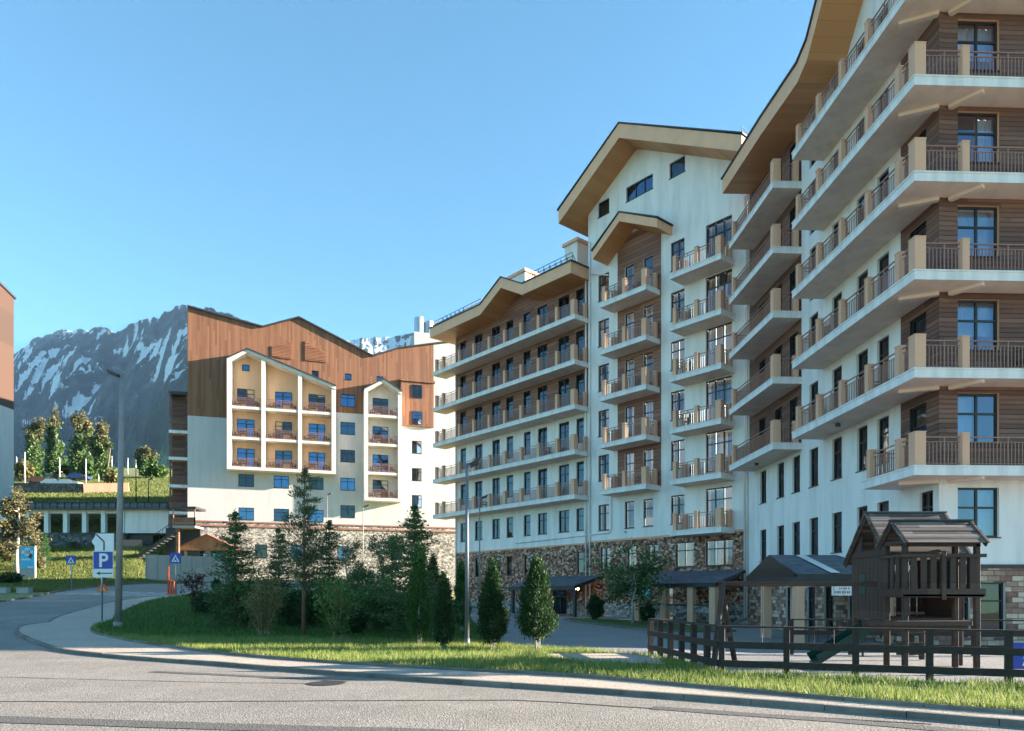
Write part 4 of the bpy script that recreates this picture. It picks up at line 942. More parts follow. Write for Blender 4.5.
for poly in ([(9.2, 30.0), (9.2, 31.2), (11.5, 31.9), (11.5, 29.8)], [(13.0, 32.2), (13.0, 29.9), (15.5, 29.8), (15.5, 31.0)]):
    c = MB(); c.prism(poly, -.08, -.003, 'y', 'siding2'); v = c.build('louvre', D)
    zs = [p[1] for p in poly]; c = MB(); z = min(zs)+.12
    while z < max(zs)-.1:
        xs = []
        for (a, b) in zip(poly, poly[1:]+poly[:1]):
            if (a[1]-z)*(b[1]-z) < 0: xs.append(a[0]+(b[0]-a[0])*(z-a[1])/(b[1]-a[1]))
        if len(xs) == 2: c.box(min(xs)+.03, max(xs)-.03, -.12, -.082, z-.03, z+.03, 'orangewood')
        z += .17
    c.build('slat', v)
def loggia(verts, slabs, top, wallmat, combos, zb, p=1.6, apexband=.38):
    s0, s1 = verts[0][0], verts[-1][1]; f = MB()
    for a, b in verts:
        xs = [a, b]; f.prism([(a, zb), (b, zb), (b, pw(top, b)-.05), (a, pw(top, a)-.05)], -p, -.004, 'y', 'cream')
    for z in slabs: 
        for (a, b), (c_, d_) in zip(verts, verts[1:]): f.box(b, c_, -p+.05, -.004, z-.3, z, 'cream')
    for (a, b), (c_, d_) in zip(verts, verts[1:]): f.box(b, c_, -p, -.004, zb, zb+.35, 'cream')
    bay = f.build('loggia_frame', D)
    f = MB()
    for (xa, za), (xb, zb_) in zip(top, top[1:]):
        f.prism([(xa, za), (xb, zb_), (xb, zb_-apexband), (xa, za-apexband)], -p-.06, -.005, 'y', 'cream')
    f.build('rake_board', bay); f = MB()
    for (xa, za), (xb, zb_) in zip(top, top[1:]): f.prism([(xa, za+.004), (xb, zb_+.004), (xb, zb_+.14), (xa, za+.14)], -p-.2, -.004, 'y', 'roof')
    f.build('loggia_roof', bay)
    f = MB(); poly = [(s0, zb), (s1, zb)]+[(x, z-.1) for x, z in reversed(top)]
    f.face([(x, -.03, z) for x, z in poly], wallmat); f.build('loggia_wall', bay, recalc=False)
    for i, ((a, b), (c_, d_)) in enumerate(zip(verts, verts[1:])):
        cx = (b+c_)/2+(-.1 if i == 0 else .1)
        for z in ([zb+.35]+slabs):
            if combos and z+2.6 < pw(top, cx):
                sg_ = -1 if i != 1 else 1
                window(D, cx+sg_*.52, -.19, z+.95, 1.0, 1.45, 1, .62, gl='bglass', curtain=False)
                window(D, cx-sg_*.45, -.19, z+.08, .85, 2.3, 1, .76, gl='bglass', curtain=False, sill=False)
                r = MB(); rail_mb(r, (b+.03, -p+.1), (c_-.03, -p+.1), 1.0, .16, .03); r.build('railing', bay, (0, 0, z), recalc=False)
                spots.append((b, c_, z, p))
    return bay
spots = []
loggia([(4.35, 4.85), (8.1, 8.55), (12.2, 12.65), (16.05, 16.55)], [19.9, 23.45], [(4.35, 28.75), (6.55, 30.05), (16.55, 26.6)], 'loggia', True, 16.1)
loggia([(19.9, 20.35), (24.0, 24.45)], [16.6, 20.1, 23.6], [(19.9, 26.55), (22.25, 27.95), (24.45, 26.6)], 'cream', True, 13.1)
window(D, 6.3, -.2, 28.0, .8, .7, 1, 0, gl='bglass', curtain=False, sill=False)
# side balconies at the left end of D
for z, kind in ((25.2, 'r'), (20.7, 'b'), (17.6, 'b'), (14.4, 'b'), (11.3, 'b')):
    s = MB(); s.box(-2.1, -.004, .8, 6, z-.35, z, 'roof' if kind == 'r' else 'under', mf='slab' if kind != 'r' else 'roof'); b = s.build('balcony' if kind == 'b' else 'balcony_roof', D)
    if kind == 'b':
        r = MB(); rail_mb(r, (-2.0, .95), (-.1, .95), 1.0, .2); rail_mb(r, (-2.0, .95), (-2.0, 5.9), 1.0, .3); r.build('railing', b, (0, 0, z), recalc=False)
    s = MB()
    s.box(-2.05, -1.85, .9, 1.1, z-3.1 if z > 14 else z-2.5, z-.35, 'siding'); s.box(-.35, -.1, .9, 1.1, z-3.1, z-.35, 'siding'); s.build('post', b)
s = MB(); s.box(-1.95, -.12, 2.2, 2.3, 8.9, 24.8, 'siding'); s.build('screen_wall', D)
# chairs and small tables on the loggias
def chair_mesh():
    c = MB(); c.box(-.26, .26, -.24, .24, .38, .44, 'chairwood')
    for x in (-.23, .23):
        for y in (-.21, .21): c.box(x-.025, x+.025, y-.025, y+.025, 0, .62 if y < 0 else .88, 'chairwood')
        c.box(x-.03, x+.03, -.24, .24, .60, .64, 'chairwood')
    for z in (.52, .62, .72, .82): c.box(-.23, .23, .19, .22, z, z+.06, 'chairwood')
    return c.mesh('armchair')
def table_mesh():
    c = MB(); c.box(-.3, .3, -.3, .3, .50, .54, 'chairwood')
    for x in (-.26, .26):
        for y in (-.26, .26): c.box(x-.025, x+.025, y-.025, y+.025, 0, .5, 'chairwood')
    return c.mesh('side_table')
cm_, tm_ = chair_mesh(), table_mesh(); rD = Matrix.Rotation(RD, 3, 'Z')
for (a, b, z, p) in spots:
    w = b-a
    if a < 19: wh = ('left', 'middle', 'right')[0 if a < 7 else (1 if a < 11 else 2)]+' column, '+('bottom' if z < 18 else ('middle' if z < 22 else 'top'))+' loggia of the wide yellow frame'
    else: wh = ('lowest' if z < 15 else ('second' if z < 18 else ('third' if z < 22 else 'top')))+' loggia of the narrow cream frame'
    for fx, me_, an, sd_ in ((.17, cm_, -.8, 'left'), (.38, tm_, 0, ''), (.84, cm_, .7, 'right')):
        v = rD @ Vector((a+w*fx, -p*.52, z+.004)); o = link('armchair' if me_ is cm_ else 'side_table', me_, None, (PD[0]+v.x, PD[1]+v.y, v.z), RD+an)
        if me_ is cm_: tag(o, '%s-hand dark armchair, %s' % (sd_, wh), 'chair', 'dark armchairs on the framed loggias')
        else: tag(o, 'low dark table, %s' % wh, 'table', 'low dark tables on the framed loggias')

# ================================================================== hotel E at the left edge
E_ = empty('hotel_building', (-69.2, 100.0, 0), 0, 'hotel corner at the left edge of the picture, orange boards above a white wall', 'building', 'hotel buildings round the court')
def wE(y): return 42.8-y*.27
f = MB(); f.face([(0, -9, 9), (0, 0, 9), (0, 0, 27.3), (0, -9, 27.3)], 'dwhite'); f.face([(0, -9, 27.3), (0, 0, 27.3), (0, 0, wE(0)), (0, -9, wE(-9))], 'dwood')
f.face([(0, 0, 9), (-20, 0, 9), (-20, 0, wE(0)), (0, 0, wE(0))], 'dwhite'); f.face([(0, -9, 9), (-20, -9, 9), (-20, -9, wE(-9)), (0, -9, wE(-9))], 'dwhite'); f.face([(-20, -9, 9), (-20, 0, 9), (-20, 0, wE(0)), (-20, -9, wE(-9))], 'dwhite')
f.build('wall', E_)
f = MB(); f.prism([(-9.2, wE(-9.2)+.02), (.25, wE(.25)+.02), (.25, wE(.25)+.3), (-9.2, wE(-9.2)+.3)], -20, .2, 'x', 'roof'); f.build('roof', E_)

# ================================================================== low gallery building F
Fb = empty('gallery_building', (-62*1.16, 87, -.256), 0, 'long low white gallery with open bays, dark blue standing-seam roof and dark stone footing', 'building')
Fb.scale = (1.16, 1.16, 1.16)
def fx(px, Y=75.): return (px-512)/720*Y+62
f = MB(); f.box(fx(-18), fx(125), 0, 5, 6.0, 8.1, 'dstone'); f.build('base', Fb)
f = MB(); f.box(fx(125), fx(168), 0, 5.0, 8.05, 10.5, 'white'); f.box(fx(-18), fx(10), 0, 4.9, 8.1, 10.5, 'white'); f.box(fx(10), fx(125), .1, 5, 10.1, 10.52, 'white'); f.build('wall', Fb)
for px in (12, 27, 46, 65, 84, 103, 122):
    f = MB(); f.box(fx(px)-.22, fx(px)+.22, .0, .45, 8.1, 10.45, 'whitep'); f.build('column', Fb)
    f = MB(); f.box(fx(px)+.5, fx(px)+.62, 3.0, 3.15, 8.1, 10.3, 'dark'); f.box(fx(px)+.1, fx(px)+1.75, 3.0, 3.1, 9.55, 9.65, 'dark'); f.box(fx(px)+.9, fx(px)+1.75, 4.6, 4.7, 8.15, 9.2, 'dark'); f.build('window_frame', Fb)
f = MB(); f.prism([(-.8, 10.45), (5.6, 10.9), (5.6, 11.1), (-.8, 11.12), (-.9, 10.75)], fx(-18), fx(170), 'x', 'bluewroof'); rfF = f.build('roof', Fb)
f = MB()
for i, x in enumerate(np.arange(fx(-17), fx(168), .75)): f.box(x, x+.05, -.95, -.78, 10.5, 11.15, 'dark')
f.box(fx(-18), fx(170), -.94, -.80, 11.12, 11.17, 'dark'); f.build('standing_seam', rfF)
f = MB(); f.box(fx(124), fx(150), .6, .8, 5.0, 8.0, 'dark'); f.box(fx(122), fx(146), -.8, -.7, 5.6, 7.3, 'rail'); f.build('underpass_shade_and_gate', Fb)  # dark panel paints the shade inside the underpass; brown gate in front
# stairway between gallery and hotel D
S = empty('outside_stairs', (-37.9, 77.5, 3.5), 0, 'dark outside stairway with sloping rail rising between the low gallery and the sunlit hotel', 'stairs')
f = MB()
for i in range(12): f.box(-2.6+i*.36, -2.6+(i+1)*.36, 0, 1.6, 2.2+i*.26-.12, 2.2+i*.26, 'dark')
f.build('steps', S)
f = MB(); f.bar((-2.6, .05, 2.1), (1.7, .05, 5.0), .12, .3, 'dark'); f.build('stringer', S)
f = MB(); f.bar((-2.6, .02, 3.2), (1.7, .02, 6.2), .06, .05, 'dark')
for i in range(13): x = -2.6+i*.36; f.bar((x, .02, 2.15+i*.25), (x, .02, 3.2+i*.25), .025, .025, 'dark')
f.build('railing', S)
f = MB(); f.box(1.9, 2.2, -.4, -.1, -.5, 6.3, 'siding2'); f.build('post', S)
f = MB(); f.box(-.2, 3.6, 1.7, 1.9, -.5, 5.5, 'dark'); f.box(1.6, 4.0, -.5, 1.6, 5.3, 5.5, 'conc'); f.build('void_shade_and_slab', S)  # dark panel paints the shaded void behind the stairs; concrete landing slab
f = MB(); f.box(1.8, 4.0, -.5, -.4, 5.5, 6.4, 'siding2'); f.box(1.5, 4.1, -.6, 2.0, 7.3, 7.55, 'roof'); f.box(1.6, 1.7, -.5, -.4, 5.5, 7.3, 'rail'); f.box(3.9, 4.0, -.5, -.4, 5.5, 7.3, 'rail'); f.build('landing', S)
# kiosk in front of hotel D
K_ = empty('kiosk', (-33.6, 79.5, tz(-33.6, 79.5)-.1), R(8), 'small stone kiosk with orange-brown gabled roof in front of the sunlit hotel', 'kiosk')
f = MB()
for x in (-2.2, 0.0, 2.2): f.box(x-.28, x+.28, 0, .5, 0, 3.4, 'greystone')
f.build('pillar', K_)
f = MB(); f.box(-1.9, 1.9, .5, 2.5, 0, 3.2, 'dark'); f.box(-2.4, 2.4, .1, .4, 0, 1.0, 'greystone'); f.build('wall', K_)
f = MB(); f.box(-1.7, -.4, .42, .48, 1.3, 3.0, 'bglass'); f.box(.4, 1.7, .42, .48, 1.3, 3.0, 'bglass'); f.build('window', K_)
f = MB(); f.prism([(-3.1, 3.45), (0, 5.0), (3.1, 3.45), (3.1, 3.3), (-3.1, 3.3)], -.4, 3, 'y', 'orangewood'); f.prism([(-3.2, 3.47), (0, 5.02), (3.2, 3.47), (3.2, 3.55), (0, 5.12), (-3.2, 3.55)], -.5, 3.1, 'y', 'siding2'); f.build('roof', K_)

# chairs and small tables left out on the balconies of the three near wings
def furn(frame, rz, org, lst, grp):
    m = Matrix.Rotation(rz, 3, 'Z')
    for (x, y, z, kind, an, lb) in lst:
        v = m @ Vector((x, y, z+.004)); o = link('armchair' if kind else 'side_table', cm_ if kind else tm_, None, (org[0]+v.x, org[1]+v.y, v.z), rz+an)
        tag(o, lb, 'chair' if kind else 'table', grp)
furn(C, RC, PC, [(-.7, 3.0, 9.3, 1, 1.2, 'dark armchair on the lowest long balcony of the nearest wing'), (-.7, 6.6, 12.62, 1, 1.9, 'dark armchair on the second long balcony of the nearest wing'), (-.75, 5.4, 15.95, 0, 0, 'low dark table on the third long balcony of the nearest wing'), (-.7, 4.6, 15.95, 1, 1.0, 'dark armchair on the third long balcony of the nearest wing'), (-.7, 7.6, 19.2, 1, 1.5, 'dark armchair on the fourth long balcony of the nearest wing'), (2.6, -.45, 9.3, 1, 2.6, 'dark armchair behind the front railing of the nearest wing at the right edge')], 'armchairs left on the balconies')
furn(B, RAB, J, [(-3.4, -.7, LV[k], 1, .5+k, 'dark armchair, right balcony column of the gabled block, %s' % n) for k, n in enumerate(('second lowest balcony', 'third balcony up', 'fourth balcony up', 'fifth balcony up'))]+[(-7.9, -.7, LV[k], 1, 2+k, 'dark armchair on the middle balcony column of the gabled block, %s' % n) for k, n in ((0, 'lowest balcony'), (2, 'middle balcony'), (4, 'balcony under the small gable'))], 'armchairs left on the balconies')
furn(A, RAB, J, [(-17.0, -.7, LV[1], 1, .4, 'dark armchair on the white-walled upper long balcony'), (-25.0, -.7, LV[0], 1, 2.4, 'dark armchair on the lowest long balcony of the russet wing'), (-16.4, -.7, LV[4], 1, .9, 'dark armchair on the top long balcony under the zigzag eaves')], 'armchairs left on the balconies')
# ================================================================== playground
def gat(px, py, off=0.0, y0=8.0, y1=420.0):
    """first point of the terrain seen along a bearing and pitch: used to lay things out in plan"""
    y = y0
    while y < y1:
        x = (px-512)/720*y; zr = 1.6+(595-py)/720*y
        if tz(x, y)+off >= zr: return x, y, tz(x, y)+off
        y += 0.1
    x = (px-512)/720*y1; return x, y1, tz(x, y1)+off
def fence(name, label, pts, spacing, h=.95, rails=((.93, .035, .13), (.58, .13, .035), (.22, .13, .035))):
    f = empty(name, (pts[0][0], pts[0][1], tz(*pts[0])+.06), 0, label, 'fence'); o = Vector(f.location)
    pm = MB(); pm.box(-.055, .055, -.055, .055, -.1, h-.02, 'fencewood'); pm = pm.mesh('post')
    for si, (a, b) in enumerate(zip(pts, pts[1:])):
        a = Vector(a); b = Vector(b); L = (b-a).length; n = max(1, round(L/spacing[si])); d = (b-a)/L; nr = Vector((d.y, -d.x))
        for i in range(n+(1 if si == len(pts)-2 else 0)):
            p = a.lerp(b, i/n); link('post', pm, f, (p.x-o.x, p.y-o.y, 0), math.atan2(d.y, d.x)+random.Random(i).uniform(-.03, .03), rot=None)
        for (z, hh, ww) in rails:
            r = MB(); off = nr*(.075 if ww < .1 else 0)
            r.bar((a.x+off.x-o.x, a.y+off.y-o.y, z), (b.x+off.x-o.x, b.y+off.y-o.y, z), ww, hh, 'fencewood'); r.build('rail', f)
    return f
fence('fence', 'dark timber rail fence along the front of the playground', [(3.55, 18.4), (4.08, 14.0), (15.0, 9.62)], [.74, 1.177])
fence('fence', 'dark timber rail fence behind the wooden playhouse', [(7.6, 19.6), (13.6, 18.6)], [1.4])
G = empty('playhouse', (8.05, 14.75, .05), 0, 'dark brown timber playhouse on stilts with two small gabled board roofs', 'playhouse')
W_, D_p = 1.47, .72
def pbox(name, x0, x1, y0, y1, z0, z1, mat='oldwood', par=None):
    b = MB(); b.box(x0, x1, y0, y1, z0, z1, mat); return bevel(b.build(name, par or G), .008)
for x in (0, W_):
    for y in (0, D_p): pbox('post', x-.05, x+.05, y-.05, y+.05, 0, 2.6)
pbox('deck', -.1, W_+.1, -.1, D_p+.1, 1.50, 1.57)
b = MB(); b.box(-.12, W_+.12, -.10, -.06, 1.52, 1.68, 'oldwood'); b.box(-.12, W_+.12, D_p+.06, D_p+.10, 1.52, 1.68, 'oldwood'); b.box(-.12, -.08, -.06, D_p+.06, 1.52, 1.68, 'oldwood'); b.box(W_+.08, W_+.12, -.06, D_p+.06, 1.52, 1.68, 'oldwood'); b.build('deck_beam', G)
b = MB()
for i in range(7):
    x = .14+i*.2; b.box(x-.06, x+.06, -.085, -.06, 1.68, 2.32, 'oldwood')
    if i not in (2, 3, 5): b.box(x-.065, x+.065, D_p+.06, D_p+.085, 1.68, 2.32, 'oldwood')
for i in range(3):
    y = .14+i*.22; b.box(-.085, -.06, y-.065, y+.065, 1.68, 2.32, 'oldwood'); b.box(W_+.06, W_+.085, y-.065, y+.065, 1.68, 2.32, 'oldwood')
b.build('railing_boards', G)
b = MB(); b.box(-.13, W_+.13, -.12, -.05, 2.32, 2.39, 'oldwood'); b.box(-.13, W_+.13, D_p+.05, D_p+.12, 2.32, 2.39, 'oldwood'); b.box(-.12, -.05, -.05, D_p+.05, 2.325, 2.385, 'oldwood'); b.box(W_+.05, W_+.12, -.05, D_p+.05, 2.325, 2.385, 'oldwood'); b.build('handrail', G)
pbox('joist', .68, .77, -.14, -.12, 1.45, 2.45)
def gable(par, x0, x1, ya, yb, ze, zr, name='roof'):
    ym = (ya+yb)/2; b = MB(); n = 6
    for side in (0, 1):
        y_0 = ya if side == 0 else yb
        for i in range(n):
            t0, t1 = i/n, (i+1)/n; a = (y_0+(ym-y_0)*t0, ze+(zr-ze)*t0); c = (y_0+(ym-y_0)*t1, ze+(zr-ze)*t1)
            b.bar(((x0+x1)/2-(x1-x0)/2, (a[0]+c[0])/2, (a[1]+c[1])/2+.012*(i % 2)+.02), ((x0+x1)/2+(x1-x0)/2, (a[0]+c[0])/2, (a[1]+c[1])/2+.012*(i % 2)+.02), .0+math.hypot(c[0]-a[0], c[1]-a[1])*1.12, .022, 'roofboards', up=(0, -(c[1]-a[1])*(1 if side == 0 else -1), abs(c[0]-a[0])))
    b.bar((x0, ym, zr+.05), (x1, ym, zr+.05), .12, .03, 'roofboards')
    o = b.build(name, par); q = MB()
    for xx in (x0+.06, x1-.06):
        q.bar((xx, ya, ze-.02), (xx, ym, zr-.02), .03, .12, 'oldwood', up=(0, 0, 1)); q.bar((xx, yb, ze-.02), (xx, ym, zr-.02), .03, .12, 'oldwood')
    q.build('bargeboard', o); return o
gable(G, -.13, W_+.14, -.20, D_p+.20, 2.60, 3.07)
b = MB(); b.box(-.05, .0, .0, D_p, 2.60, 2.68, 'oldwood'); b.box(W_, W_+.05, .0, D_p, 2.60, 2.68, 'oldwood'); b.box(-.05, W_+.05, -.05, 0, 2.54, 2.62, 'oldwood'); b.build('roof_beam', G)
pbox('bench', -.9, 1.2, -.30, -.10, .93, 1.03); pbox('bench', -.2, 1.3, .15, .5, .40, .45); 
b = MB(); b.box(-.9, 1.2, -.16, -.11, .82, .93, 'oldwood'); b.build('joist', G)
# rear taller hut
b = MB(); X0, X1, Y0, Y1 = .13, 1.85, 1.02, 2.6
def tri(x):
    b.prism([(Y0, 2.38), (Y0+.2, 2.6), (Y0+.2, 2.55), (Y1-.2, 2.55), (Y1-.2, 2.6), (Y1, 2.38)], x, x+.03, 'x', 'oldwood')
n = 9
for i in range(n):
    ya = Y0+(Y1-Y0)*i/n; yb = Y0+(Y1-Y0)*(i+1)/n-.012; ztop = 2.55
    if i in (5, 6): b.box(X0, X0+.03, ya, yb, 1.05, 1.55, 'oldwood'); b.box(X0, X0+.03, ya, yb, 2.05, ztop, 'oldwood')
    else: b.box(X0, X0+.03, ya, yb, 1.05, ztop, 'oldwood')
for i in range(10):
    xa = X0+(X1-X0)*i/10; b.box(xa+.035, xa+.17, Y1-.03, Y1, 1.5 if i in (3, 4, 5) else 1.05, 2.5, 'oldwood'); 
b.box(X1-.03, X1, Y0, Y1, 1.05, 2.5, 'oldwood'); b.box(X0-.02, X0, Y0-.02, Y1+.02, 2.42, 2.56, 'oldwood')
b.prism([(Y0-.02, 2.56), ((Y0+Y1)/2-.28, 2.95), ((Y0+Y1)/2-.28, 2.56)], X0, X0+.03, 'x', 'oldwood'); b.prism([(Y1+.02, 2.56), ((Y0+Y1)/2+.28, 2.95), ((Y0+Y1)/2+.28, 2.56)], X0, X0+.03, 'x', 'oldwood')
b.build('hut_wall', G)
for x in (X0+.06, X1-.06):
    for y in (Y0+.06, Y1-.06): pbox('post', x-.05, x+.05, y-.05, y+.05, 0, 2.5)
pbox('deck', X0, X1, Y0, Y1, 1.0, 1.05); gable(G, X0-.10, X1+.06, Y0-.30, Y1+.24, 2.28, 3.40)
b = MB(); b.box(X0-.005, X0+.02, Y0+.89, Y0+1.2, 1.56, 2.04, 'green'); b.build('shutter', G)
b = MB()
for i in range(7):
    t = i/6; b.bar((-.2-.95*t, 1.35, .72-.6*t), (-.2-.95*(t+.16), 1.35, .72-.6*(t+.16)), .5, .03, 'green')
b.bar((-.1, 1.08, .86), (-1.3, 1.08, .14), .03, .2, 'green'); b.bar((-.1, 1.62, .86), (-1.3, 1.62, .14), .03, .2, 'green'); b.bar((-.1, 1.35, .74), (.5, 1.35, .98), .5, .05, 'green'); b.build('slide', G)
b = MB(); 
for k in range(5): b.box(.3, .9, .86+.001*k, .9, .25+k*.22, .30+k*.22, 'oldwood')
b.build('ladder', G)
# swing frame
Sw = empty('swing_frame', (4.4, 15.2, .04), 0, 'dark timber swing frame, long top beam on leaning log legs beside the playhouse', 'swing')
b = MB(); b.tube([(0, 0, 1.80), (3.35, .15, 1.80)], .055, 'oldwood', 10); b.build('beam', Sw)
for p, q in (((-.35, -.7, 0), (.06, 0, 1.85)), ((.55, .75, 0), (.0, 0, 1.85))):
    b = MB(); b.tube([p, q], .06, 'oldwood', 9); b.build('leg', Sw)
b = MB(); b.bar((-.2, -.42, .7), (.36, .46, .7), .05, .1, 'oldwood'); b.build('crossbar', Sw)
for x in (.9, 2.0):
    b = MB()
    for dx in (0, .42): b.tube([(x+dx, .05, 1.78), (x+dx, .05, .5)], .006, 'dark', 5)
    c = b.build('chain', Sw); b = MB(); b.box(x-.04, x+.46, -.06, .16, .46, .5, 'oldwood'); b.build('seat', c)
b = MB(); b.box(0, .95, -.02, .02, .10, .62, 'blue')
for i in range(9):
    rr = random.Random(i+3); x = .06+rr.random()*.7; z = .13+rr.random()*.3; b.prism([(x, z), (x+.13, z+.05), (x+.16, z+.16), (x+.05, z+.12)], -.027, -.0205, 'y', 'whitep' if i % 2 else 'cyan')
for x in (.03, .86): b.box(x, x+.06, .021, .07, -.05, .64, 'oldwood')
tag(b.build('play_panel', None, (9.82, 14.2, .04)), 'blue and white patterned board standing behind the playground fence', 'board')
b = MB(); b.box(0, .26, 0, .03, 0, .42, 'blue'); b.box(.03, .23, -.004, -.001, .05, .12, 'whitep'); b.box(.03, .23, -.004, -.001, .3, .36, 'cyan'); b.box(.1, .14, .031, .07, -1.3, .3, 'dark')
tag(b.build('notice', None, (8.72, 18.1, 1.35)), 'small blue and white poster on a thin post left of the playhouse', 'sign')

# ================================================================== street lamps
def lamp(px, py, top_y, label, side=-1, r=.10, head=.55, mat='pole', lean=0.0, off=.1, pos=None, group='street lamps', simple=False):
    x, y, z = pos or gat(px, py, off); H = 1.6+(595-top_y)/720*y-z
    e = empty('street_lamp', (x, y, z), 0, label, 'street lamp', group)
    b = MB(); b.tube([(0, 0, -.1), (lean*.5, 0, H*.5), (lean, 0, H-.02)], [r, r*.82, r*.6], mat, 12 if not simple else 6); b.build('pole', e, smooth=True)
    if not simple:
        b = MB(); b.tube([(0, 0, .0), (0, 0, .22)], r*1.25, mat, 12); b.build('base', e, smooth=True)
    b = MB(); L = head*side
    b.bar((lean, 0, H-.05), (lean+L*.25, 0, H-.02), .06, .06, mat)
    b.prism([(lean+L*.2, H-.03), (lean+L, H+.15), (lean+L*1.02, H+.09), (lean+L*.9, H-.01), (lean+L*.25, H-.13)], -.13, .13, 'y', 'dark'); b.build('lamp_head', e)
    return e
x, y, z = gat(118, 628, .1)
lamp(118, 628, 374, 'tall grey street lamp with tilted flat head beside the blue parking sign', -1, .13, .5, lean=.16)
lamp(467, 646, 463, 'slim blue-grey lamp post rising between the dark green clipped evergreens', 1, .07, .38, mat='postgrey')
lamp(480, 617, 497, 'thin lamp post in front of the long balcony wing', 1, .06, .5, pos=(-2.05, 45.5, .1))
lamp(364, 577, 506, 'thin dark lamp post in front of the white hotel near its framed loggias', 1, .06, .6, pos=(-15.4, 74.5, 3.2))
lamp(327, 560, 494, 'thin lamp post half hidden behind the tall pine', 1, .05, .4, pos=(-19.5, 76, 3.2))
for i, (px, ty, by, lb) in enumerate(((16.6, 456, 482, 'pale lamp post nearest the left hotel corner on the hillside'), (25, 452, 484, 'tall pale lamp post in front of the leftmost hillside tree'), (59.6, 457, 481, 'pale lamp post in front of the tallest hillside tree'), (86, 459, 484, 'pale lamp post right of the blue car on the hillside'), (98.6, 457, 482, 'pale lamp post before the rightmost tree of the hillside row'), (112, 456, 474, 'pale lamp post just left of the big grey street lamp, far off'), (119, 455, 474, 'far pale lamp post behind the pole of the big grey street lamp'), (128, 458, 474, 'far pale lamp post just right of the big grey street lamp'), (136, 457, 476, 'far pale lamp post directly above the tall dark meadow lamp post'), (148, 460, 478, 'pale lamp post in front of the lone bronze tree on the hillside'), (170, 467, 497, 'left of the two pale lamp posts close beside the sunlit hotel'), (174, 469, 497, 'right of the two pale lamp posts close beside the sunlit hotel'))):
    lamp(px, by, ty, lb, (-1)**i, .11, .7, 'whitep', off=0, group='pale lamp posts on the hillside', simple=True)
for px, ty, by, lb in ((136, 468, 505, 'dark lamp post on the meadow just right of the tall grey street lamp'), (148.5, 479, 503, 'short dark lamp post on the meadow behind the gallery roof'), (23, 492, 503, 'short dark lamp post on the meadow near the left hotel corner')):
    lamp(px, by, ty, lb, 1, .09, .5, 'dark', off=0, group='dark lamp posts on the meadow', simple=True)

# ================================================================== signs
def glyph(txt, size, mat, name, parent, loc):
    cu = bpy.data.curves.new(name, 'FONT'); cu.body = txt; cu.size = size; cu.extrude = .004; cu.align_x = 'CENTER'; cu.offset = size*.02
    t = bpy.data.objects.new('t', cu); COL.objects.link(t); bpy.context.view_layer.update()
    me = bpy.data.meshes.new_from_object(t); bpy.data.objects.remove(t); me.materials.clear(); me.materials.append(M[mat])
    o = link(name, me, parent, loc, rot=(R(90), 0, 0)); return o
x, y, z = gat(102, 621.5, .1); sc = y/720
ps = empty('parking_sign', (x, y, z), R(0), 'blue parking sign with a white P, arrow plate below and bent-arrow plate above', 'road sign')
b = MB(); b.tube([(0, 0, 0), (0, 0, 87*sc)], .035, 'metal', 10); b.build('pole', ps, smooth=True)
zc = lambda py: 1.6+(595-py)*sc-z
b = MB(); b.box(-8.2*sc, 12.2*sc, -.06, -.04, zc(577.5), zc(551.3), 'whitep'); pl = b.build('sign_plate', ps)
b = MB(); b.box(-7.6*sc, 11.6*sc, -.066, -.0605, zc(568.8), zc(551.9), 'blue'); b.build('blue_field', pl)
glyph('P', 19*sc, 'whitep', 'letter', pl, (2.2*sc, -.070, zc(566.8)))
b = MB(); b.box(-2*sc, 11*sc, -.067, -.0605, zc(573.8), zc(572.8), 'dark'); b.prism([(-5*sc, zc(573.3)), (-.8*sc, zc(571.3)), (-1.8*sc, zc(573.3)), (-.8*sc, zc(575.3))], -.067, -.0605, 'y', 'dark'); b.build('arrow', pl)
b = MB(); b.prism([(-6.5*sc, zc(551)), (-6.5*sc, zc(546)), (-9.5*sc, zc(542)), (-6.5*sc, zc(537)), (-5*sc, zc(533.6)), (12.6*sc, zc(533.6)), (12.6*sc, zc(551))], -.06, -.04, 'y', 'whitep'); p2 = b.build('sign_plate', ps)
b = MB(); b.bar((3*sc, -.064, zc(550.7)), (3*sc, -.064, zc(542)), .008, 1.4*sc, 'dark', up=(1, 0, 0)) if False else b.box(2.2*sc, 3.6*sc, -.067, -.0605, zc(550.7), zc(542), 'dark')
b.prism([(2.2*sc, zc(542)), (3.6*sc, zc(541.6)), (-5*sc+.9*sc, zc(534.2)), (-5.6*sc, zc(534.6))], -.067, -.0605, 'y', 'dark'); b.build('arrow', p2)
